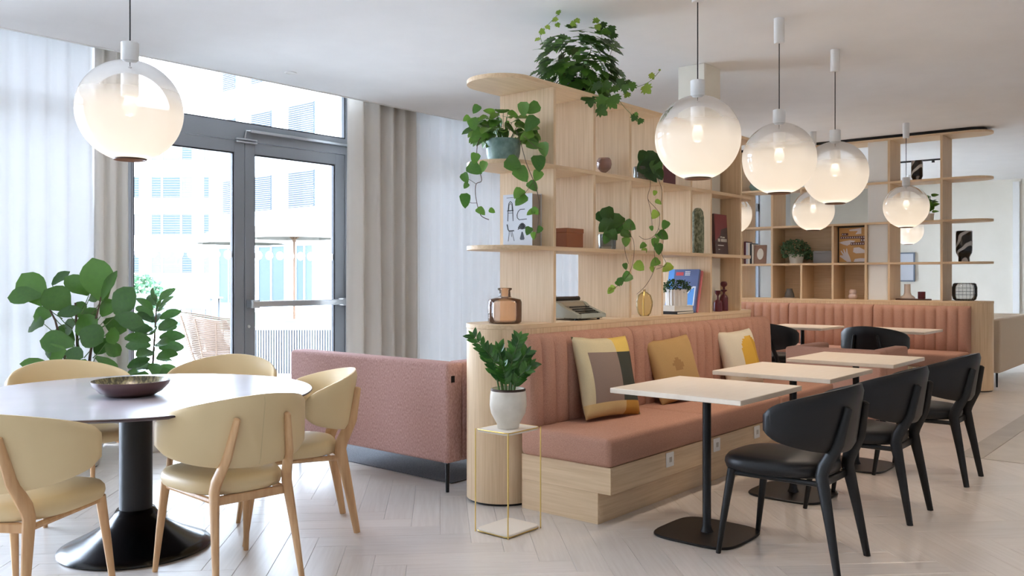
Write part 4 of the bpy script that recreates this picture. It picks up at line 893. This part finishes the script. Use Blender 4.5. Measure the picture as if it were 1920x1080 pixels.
# cushions on the banquette
for nm, c_ in (('cu_cream', (214, 198, 160)), ('cu_yellow', (226, 192, 104)), ('cu_taupe', (148, 128, 116)), ('cu_green', (72, 74, 66)), ('cu_beige', (216, 186, 132)), ('cu_gold', (196, 146, 72)), ('cu_tan', (188, 152, 102)), ('cu_brown', (166, 128, 84)), ('cu_white', (226, 214, 190)), ('cu_sun', (222, 174, 72)), ('cu_sun2', (206, 158, 62))):
    grain(nm, tuple(c*.9 for c in s(*c_)[:3])+(1,), s(*c_), (300, 300, 300), .9, .2, spec=.15)
def cushion(label, loc, rot, S, mats, fn, T=.075):
    t = MB(); n = 24
    def srf(sg):
        def f(u, v):
            a, b_ = 2*u-1, 2*v-1; pin = 1-.07*(1-a*a)*0-.05*(b_*b_ < 2)*0
            x = a*(1-.06*(1-b_*b_)); y = b_*(1-.06*(1-a*a)); h = ((1-a*a)*(1-b_*b_))**.42
            w = .006*math.sin(9*a+4*b_)*(1-h)
            return (x*S/2, sg*T*h+w, (y+1)*S/2)
        return f
    t.grid(srf(-1), n, n, mifn=fn); t.grid(srf(1), n, n)
    o = t.build('cushion', mats, smooth=180); o.location = loc; o.rotation_euler = rot; return tag(o, label, 'cushion', 'cushions on the banquette')
def f1(u, v):
    if v > .80: return 1 if u > .64 else 0
    if v < .15: return 5 if u > .66 else 4
    if u < .14: return 0
    return 3 if u > .64 else 2
cushion('patchwork cushion of taupe, dark green and yellow blocks on the banquette', (4.27, 2.83, .466), (R_(-15), R_(2), R_(-7)), .49, ['cu_cream', 'cu_yellow', 'cu_taupe', 'cu_green', 'cu_beige', 'cu_gold'], f1)
cushion('tan cushion with a faint darker dot on the banquette', (5.14, 2.85, .466), (R_(-17), R_(-4), R_(-10)), .44, ['cu_tan', 'cu_brown'], lambda u, v: 1 if (u-.42)**2+(v-.55)**2 < .012 else 0)
cushion('white cushion with a yellow arch on the banquette', (6.13, 2.86, .466), (R_(-15), R_(-2), R_(-8)), .44, ['cu_white', 'cu_sun', 'cu_sun2'], lambda u, v: (2 if u > .78 else 1) if u > .38 and v < .52+.36*math.sqrt(max(0, 1-((u-.70)/.33)**2)) and v > .12 else 0)
# far shelving
glassy('vase_silver', (.5, .5, .5, 1), .1, dfac=.5, diffuse=s(150, 148, 146)); mat('stone_pink', s(226, 202, 194), .5); mat('stone_beige', s(206, 190, 178), .6); mat('wood_tray', s(84, 56, 46), .5)
mat('celadon', s(150, 182, 176), .35)
tag(MB().lathe([(0, 0), (.085, 0), (.088, .010), (0, .010)], 32).build('saucer', 'stone_beige'), 'pale saucer under the smoky vase on the far ledge', 'plate').location = (10.95, 4.52, 1.024)
vase('small_vase', 'small smoky silver vase on a saucer on the far ledge', (10.95, 4.52, 1.034), [(0, 0), (.06, 0), (.064, .01), (.056, .05), (.04, .09), (.036, .115), (.03, .115), (0, .02)], 'vase_silver')
vase('small_vase', 'pale pink double-bulb vase on the far ledge', (10.96, 3.71, 1.024), [(0, 0), (.04, 0), (.052, .02), (.052, .045), (.038, .062), (.046, .075), (.046, .10), (.03, .12), (0, .122)], 'stone_pink')
vase('bowl_vase', 'round celadon vase on a high far shelf behind the front shelving', (10.98, 4.985, 2.443), [(0, 0), (.05, 0), (.085, .03), (.098, .07), (.08, .115), (.04, .14), (.03, .14), (0, .1)], 'celadon')
def swirl(name):
    m, nt, p = newmat(name); L = nt.links; tc = node(nt, 'ShaderNodeTexCoord'); wv = node(nt, 'ShaderNodeTexWave', bands_direction='DIAGONAL'); wv.inputs['Scale'].default_value = 4.5; wv.inputs['Distortion'].default_value = 5.5; wv.inputs['Detail'].default_value = 1.
    L.new(tc.outputs['Object'], wv.inputs[0]); cr = node(nt, 'ShaderNodeValToRGB'); e = cr.color_ramp.elements; e[0].position = .62; e[1].position = .82; e[0].color = s(26, 24, 24); e[1].color = s(190, 186, 182); L.new(wv.outputs['Fac'], cr.inputs[0]); L.new(cr.outputs[0], p.inputs['Base Color']); p.inputs['Roughness'].default_value = .12
swirl('swirl_black')
vase('swirl_vase', 'large black glass vase with white swirls at the open end of the far shelving', (10.98, 2.455, 1.475), [(0, 0), (.058, 0), (.060, .01), (.058, .05), (.068, .075), (.082, .10), (.086, .13), (.086, .352), (.080, .356), (.078, .14), (0, .09)], 'swirl_black')
vase('swirl_vase', 'smaller black glass vase with white swirls on the top far shelf', (10.98, 2.965, 2.443), [(0, 0), (.045, 0), (.048, .02), (.062, .05), (.064, .07), (.064, .24), (.059, .243), (.058, .07), (0, .05)], 'swirl_black')
bk_ = thing('wire_basket_vase', 'squarish smoky mesh vase at the rounded end of the far ledge', 'vase', (10.98, 2.45, 1.024), R_(90))
MB().lathe([(0, .003), (.09, .003), (.118, .02), (.130, .06), (.130, .155), (.118, .195), (.1, .205), (.098, .203), (.115, .19), (.126, .15), (.126, .06), (.11, .02), (0, .008)], 48, ey=.7).build('glass_body', 'smoke_glass', bk_, smooth=60)
for i in range(20):
    a = 2*math.pi*i/20; MB().tube([(r*math.cos(a), .7*r*math.sin(a), z) for r, z in ((.092, .003), (.120, .018), (.132, .06), (.132, .155), (.120, .196), (.102, .207))], .0013, 5).build('wire', 'black_metal', bk_)
for r, z in ((.122, .021), (.1335, .07), (.1335, .108), (.1335, .148), (.121, .196)): MB().tube([(r*math.cos(2*math.pi*i/36), .7*r*math.sin(2*math.pi*i/36), z) for i in range(37)], .0013, 5).build('wire_hoop', 'black_metal', bk_)
tr = MB().prism(squircle(.10, .20, 2.6, 40), 0, .016, bev=.004).build('tray', 'wood_tray', smooth=40); tr.location = (10.96, 3.0, 1.024); tag(tr, 'dark wooden tray on the far ledge', 'tray')
vase('bottle_vase', 'beige flared bottle vase standing on the dark tray', (10.97, 3.07, 1.04), [(0, 0), (.085, 0), (.088, .008), (.075, .025), (.045, .045), (.036, .07), (.034, .175), (.028, .175), (.028, .07), (0, .04)], 'stone_beige')
vase('cup', 'small maroon cup on the dark tray', (10.95, 2.905, 1.04), [(0, 0), (.040, 0), (.042, .005), (.042, .085), (.038, .085), (.036, .01), (0, .01)], 'maroon_glaze', 32, 'cup')
gb = thing('storage_box', 'grey fabric box beside the bushy plant on the far shelving', 'box', (11.02, 4.07, 1.475))
MB().box(-.09, .09, -.13, .13, 0, .15, .004).build('box_body', 'box_grey', gb); MB().box(-.092, .092, -.132, .132, .125, .158, .004).build('lid', 'box_grey', gb)
# framed print of hands
mat('print_ochre', s(206, 158, 100), .6); mat('print_white', s(228, 222, 224), .6); mat('print_maroon', s(104, 72, 66), .6); mat('frame_black', s(30, 28, 28), .4)
fp = thing('framed_print', 'black framed ochre print of white hands and lettered strips', 'picture', (10.93, 3.70, 1.475)); W, Hh = .365, .45
fr = MB(); fr.box(0, .018, -W/2, -W/2+.010, 0, Hh).box(0, .018, W/2-.010, W/2, 0, Hh).box(0, .018, -W/2+.01, W/2-.01, 0, .010).box(0, .018, -W/2+.01, W/2-.01, Hh-.010, Hh); fr.build('frame', 'frame_black', fp, smooth=0)
pr = MB().box(.008, .014, -W/2+.01, W/2-.01, .01, Hh-.01).build('print_sheet', 'print_ochre', fp, smooth=0)
def flat(pts, m, nm, x=.0075): MB().add([(x, W/2-u*W, v*Hh) for u, v in pts], [tuple(range(len(pts)))]).build(nm, m, pr, smooth=0, fix=False)
flat([(.05, .18), (.07, .22), (.17, .21), (.08, .33), (.11, .35), (.20, .25), (.17, .38), (.20, .39), (.26, .27), (.27, .40), (.30, .40), (.33, .28), (.40, .15), (.44, .03), (.30, .03), (.16, .12)], 'print_white', 'hand_shape')
flat([(.50, .30), (.52, .42), (.70, .43), (.95, .33), (.95, .27), (.60, .26)], 'print_white', 'hand_shape')
flat([(.52, .03), (.56, .11), (.75, .13), (.97, .12), (.97, .03)], 'print_white', 'hand_shape')
flat([(.03, .57), (.15, .60), (.40, .63), (.58, .61), (.50, .55), (.30, .48), (.15, .52)], 'print_white', 'hand_shape')
flat([(.36, .92), (.78, .96), (.78, .80), (.58, .79), (.66, .88), (.40, .88)], 'print_white', 'hand_shape')
for a, b_, c_, d in ((.12, .34, .76, .83), (.07, .93, .67, .74), (.75, .93, .58, .67), (.42, .93, .49, .57)):
    flat([(a, c_), (b_, c_), (b_, d), (a, d)], 'print_maroon', 'lettered_strip', .007)
    n = int((b_-a)/.075)
    for i in range(n): flat([(a+.018+i*.075, c_+.018), (a+.018+i*.075+.04, c_+.018), (a+.018+i*.075+.03, d-.018), (a+.018+i*.075+.012, d-.018)], 'print_white', 'letter_mark', .0065)
# row of books in the far shelving
yb = 5.10
for i, (th, h, cv_, dp, lb) in enumerate(((.024, .30, 'cover_purple', .2, 'thin dark book, first in the far row'), (.03, .285, 'cover_white', .2, 'white book second in the far row of books'), (.022, .28, 'cover_cream', .2, 'cream book third in the far row of books'), (.026, .275, 'cover_black', .2, 'black book fourth in the far row of books'), (.02, .26, 'cover_cream', .19, 'pale book fifth in the far row of books'))):
    t = thing('book', lb, 'book', (10.84, yb-th, 1.475), group='far row of books')
    MB().box(0, dp, 0, .003, 0, h).box(0, dp, th-.003, th, 0, h).box(0, .003, .003, th-.003, 0, h).build('cover', cv_, t, smooth=0); MB().box(.003, dp-.004, .003, th-.003, .004, h-.004).build('pages', 'page_paper', t, smooth=0); yb -= th+.002
t = thing('book', 'tan picture book facing out at the end of the far row', 'book', (10.845, 4.80, 1.475)); t.rotation_euler = (0, R_(6), 0)
MB().box(0, .003, 0, .165, 0, .25).box(.02, .023, 0, .165, 0, .25).box(.003, .02, 0, .003, 0, .25).build('cover', 'cover_tan', t, smooth=0); MB().box(.003, .02, .003, .161, .004, .246).build('pages', 'page_paper', t, smooth=0)
MB().add([(-.0008, .08+.045*math.cos(a*.3927), .13+.075*math.sin(a*.3927)) for a in range(16)], [tuple(range(16))]).build('cover_print', 'cover_cream', t, smooth=0, fix=False)
# framed picture on the far wall, black ceiling track
pf = thing('wall_picture', 'grey framed pale picture on the cream far wall', 'picture', (16.98, 4.88, 1.22)); fr = MB()
fr.box(-.02, .015, -.26, -.235, 0, .54).box(-.02, .015, .235, .26, 0, .54).box(-.02, .015, -.235, .235, 0, .025).box(-.02, .015, -.235, .235, .515, .54); mat('frame_slate', s(120, 128, 142), .5); fr.build('frame', 'frame_slate', pf, smooth=0)
MB().box(-.005, .01, -.235, .235, .025, .515).build('picture_sheet', 'cover_white', pf, smooth=0)
tk = thing('ceiling_track', 'short black ceiling track beyond the far shelving', 'track light', (13.4, 3.6, CEIL)); MB().box(-.018, .018, -.30, .30, -.022, 0, .003).build('rail', 'black_metal', tk)
MB().lathe([(0, -.05), (.02, -.05), (.02, -.02), (0, -.02)], 16, (0, -.2, 0)).build('spot_head', 'black_metal', tk)
# ------------------------------------------------------------------ terrace and buildings outside
grain('paving_pale', s(206, 204, 198), s(218, 216, 210), (1, 1, 1), .8); grain('grass_green', s(44, 55, 34), s(52, 63, 40), (3, 3, 3), .95, .3)
mat('render_white', s(236, 235, 232), .8); mat('blind_grey', s(54, 64, 72), .6, spec=.1); mat('shutter_grey', s(80, 80, 82), .8, spec=.1); mat('dark_glazing', s(50, 60, 67), .5, spec=.1); mat('teak', s(84, 58, 36), .7); mat('canvas', s(104, 100, 92), .8)
mat('rattan', s(86, 66, 50), .7); mat('cushion_out', s(80, 67, 60), .9); mat('metal_pale', s(96, 98, 100), .6); mat('slat_white', s(110, 112, 116), .7); mat('slat_gap', s(50, 52, 56), .8)
tag(MB().box(-40, 90, 7.12, 110, -.3, -.03).build('terrace_ground', 'paving_pale'), 'pale paved terrace outside the glass door', 'ground', kind='structure')
lw = MB().prism([(cx*Fx+l*Gx, cx*Fy+l*Gy) for cx, l in ((22, -22), (22, -2), (33, -4), (33, -30))], -.03, -.02).build('lawn', 'grass_green'); tag(lw, 'green lawn strip beyond the terrace', 'lawn', kind='stuff')
fx = lambda d, l: (d*Fx+l*Gx, d*Fy+l*Gy)
# white apartment block facing the room; local x along the facade, y toward it
ab = thing('apartment_block', 'white apartment block with triple blind-covered windows beyond the lawn', 'building', (*fx(58, -24), 0), VIEW)
MB().box(-16, 4.2, 0, 12, -.1, 24).build('wall', 'render_white', ab, smooth=0)
for k_ in range(4):
    z = 2.33+2.53*k_
    MB().box(-16, 4.2, -.18, 0, z-1.25, z-1.12).build('floor_band', 'render_white', ab, smooth=0)
    for (a, b_, nn) in ((-.3, 2.6, 3), (-4.2, -.95, 3), (3.2, 3.75, 1)):
        w = MB(); pane_frame(w, a, b_, z-.8, z+.8, .09, -.06, .0); 
        for i in range(1, nn): q = a+(b_-a)*(.27 if i == 1 else .72); w.box(q-.05, q+.05, -.06, 0, z-.71, z+.71)
        wo = w.build('window', 'render_white', ab, smooth=0)
        cuts = [a+.09]+([a+(b_-a)*.27, a+(b_-a)*.72] if nn == 3 else [])+[b_-.09]
        for c0, c1 in zip(cuts, cuts[1:]): MB().box(c0, c1, -.015, .0, z-.71, z+.71).build('pane', 'blind_grey' if (k_+int(c0)) % 3 else 'shutter_grey', wo, smooth=0)
        sl = MB()
        for i in range(9): sl.box(a+.09, b_-.09, -.03, -.016, z-.66+i*.16, z-.60+i*.16)
        so = sl.build('blind_slats', 'shutter_grey', wo, smooth=0); so['kind'] = 'stuff'
# white wing with louvred shutters, running away from the room
wg = thing('building_wing', 'white building wing with louvred shutters and glazed ground floor behind the parasols', 'building', (24.5, 32.2, 0))
MB().box(0, 14, 0, 9.2, -.1, 24).build('wall', 'render_white', wg, smooth=0)
for row, z in enumerate((5.45, 8.6, 11.8, 14.9)):
    for (a, b_) in ((.45, 2.5), (3.85, 5.6), (7.0, 8.2)):
        w = MB().box(-.03, .0, a, b_, z-.85, z+.85).build('shutter', 'dark_glazing', wg, smooth=0); sl = MB()
        for i in range(17): sl.box(-.06, -.03, a+.04, b_-.04, z-.82+i*.1, z-.765+i*.1)
        so = sl.build('louvres', 'shutter_grey', w, smooth=0); so['kind'] = 'stuff'
for (a, b_) in ((.5, 1.9), (2.7, 5.0), (6.6, 8.6)):
    g_ = MB(); g_.box(-.05, 0, a, a+.09, 0, 2.9).box(-.05, 0, b_-.09, b_, 0, 2.9).box(-.05, 0, a+.09, b_-.09, 2.8, 2.9).box(-.05, 0, (a+b_)/2-.05, (a+b_)/2+.05, 0, 2.8); go = g_.build('glazed_front', 'frame_grey', wg, smooth=0)
    for c0, c1 in ((a+.09, (a+b_)/2-.05), ((a+b_)/2+.05, b_-.09)): MB().box(-.02, 0, c0, c1, 0, 2.8).build('pane', 'dark_glazing', go, smooth=0)
# parasols
def parasol(label, loc, S=1.35):
    t = thing('parasol', label, 'parasol', loc, R_(20), group='cream parasols on the terrace')
    MB().lathe([(0, 0), (.25, 0), (.25, .06), (.05, .08), (0, .08)], 20).build('base', 'metal_pale', t); MB().lathe([(0, .06), (.035, .06), (.035, 2.95), (0, 2.95)], 14).build('pole', 'teak', t)
    o = [(S*math.cos(R_(45*i)), S*math.sin(R_(45*i))) for i in range(8)]; vs = [(0, 0, 3.35)]+[(x, y, 2.66) for x, y in o]+[(x, y, 2.5) for x, y in o]
    c_ = MB().add(vs, [(0, 1+i, 1+(i+1) % 8) for i in range(8)]+[(1+i, 9+i, 9+(i+1) % 8, 1+(i+1) % 8) for i in range(8)]).build('canopy', 'canvas', t, smooth=0); c_.modifiers.new('thickness', 'SOLIDIFY').thickness = .01
    for x, y in o: MB().tube([(0, 0, 2.45), (x*.45, y*.45, 2.92), (x*.97, y*.97, 2.64)], .018, 6).build('rib', 'teak', t)
    MB().lathe([(0, 2.4), (.06, 2.4), (.06, 2.52), (0, 2.52)], 12).build('hub', 'teak', t)
parasol('cream parasol with a wooden pole seen through the right door leaf', (15.6, 21.8, -.03)); parasol('cream parasol half hidden by the meeting door stiles', (16.8, 26.6, -.03), 1.6)
# rattan chair just outside
rc = thing('rattan_chair', 'woven rattan tub chair with a cushion just outside the left door leaf', 'chair', (5.66, 9.40, -.03), R_(-128))
for i in range(26):
    z = .30+.0205*i; q = i/25; a0 = 150-40*q; r = .30+.06*q; lean = .14*q
    st_ = MB(); st_.tube([(r*math.sin(R_(a)), -r*.95*math.cos(R_(a))-lean*max(0, math.cos(R_(a))), z+.10*q*max(0, math.cos(R_(a)))) for a in [-a0+2*a0*j/24 for j in range(25)]], .0085, 5); st_.build('rattan_strand', 'rattan', rc)
for j in range(9):
    a = R_(-120+30*j); MB().tube([(.30*math.sin(a), -.285*math.cos(a), .28), (.33*math.sin(a), -.313*math.cos(a)-.07*max(0, math.cos(a)), .58), (.36*math.sin(a), -.34*math.cos(a)-.14*max(0, math.cos(a)), .79+.1*max(0, math.cos(a)))], .010, 6).build('upright', 'rattan', rc)
MB().prism(squircle(.29, .27, 2.6, 28), .28, .32, bev=.008).build('seat', 'rattan', rc); MB().prism(squircle(.26, .24, 3, 28), .32, .42, bev=.03).build('seat_cushion', 'cushion_out', rc)
MB().box(-.2, .2, -.30, -.2, .42, .84, .045, seg=3).build('back_cushion', 'cushion_out', rc, smooth=60)
for sx in (-1, 1):
    for y in (-.2, .2): MB().tube([(sx*.24, y*1.1, 0), (sx*.2, y, .29)], .013, 8).build('leg', 'metal_pale', rc)
# slatted planter box
pb_ = thing('slatted_planter', 'white slatted planter box outside the right door leaf', 'planter', (7.25, 10.15, -.03), VIEW)
MB().box(-.62, .62, -.2, .2, 0, .60).build('liner', 'slat_gap', pb_, smooth=0)
sl = MB()
for i in range(36): sl.box(-.63+i*.0353, -.63+i*.0353+.021, -.222, -.2, 0, .62)
so = sl.build('front_slats', 'slat_white', pb_, smooth=0); so['kind'] = 'stuff'
MB().box(-.64, .64, -.22, .22, .60, .63).build('rim', 'slat_white', pb_, smooth=0)
# outdoor dining set far across the terrace
ot = thing('outdoor_table', 'long pale outdoor table at the edge of the lawn', 'table', (*fx(25, -9.6), -.03), VIEW); MB().box(-1.1, 1.1, -.4, .4, .72, .76).build('table_top', 'slat_white', ot)
for sx in (-1, 1):
    for sy in (-1, 1): MB().box(sx*1.0-.03, sx*1.0+.03, sy*.33-.03, sy*.33+.03, 0, .72).build('leg', 'metal_pale', ot)
def out_chair(label, x, y, rz):
    t = thing('outdoor_chair', label, 'chair', (x, y, -.03), rz, group='outdoor chairs at the long table'); MB().box(-.23, .23, -.22, .22, .43, .46).build('seat', 'metal_pale', t)
    MB().box(-.23, .23, -.24, -.21, .46, .88).build('backrest', 'metal_pale', t)
    for sx in (-1, 1):
        for sy in (-1, 1): MB().box(sx*.2-.015, sx*.2+.015, sy*.2-.015, sy*.2+.015, 0, .43).build('leg', 'metal_pale', t)
for i, l in enumerate((-10.3, -9.6, -8.9)): out_chair(['left', 'middle', 'right'][i]+' grey outdoor chair on the near side of the long table', *fx(24.3, l), VIEW)
# clipped shrub by the lawn
sh = thing('shrub', 'rounded green shrub beside the outdoor table', 'shrub', (*fx(27, -11.6), -.03), VIEW); MB().tube([(0, 0, 0), (0, 0, .6)], .04, 6).build('trunk', 'stem_brown', sh); tuft(sh, 900, 'leaf_grey', (0, 0, .75), .7, .6, .65, .16, 9)
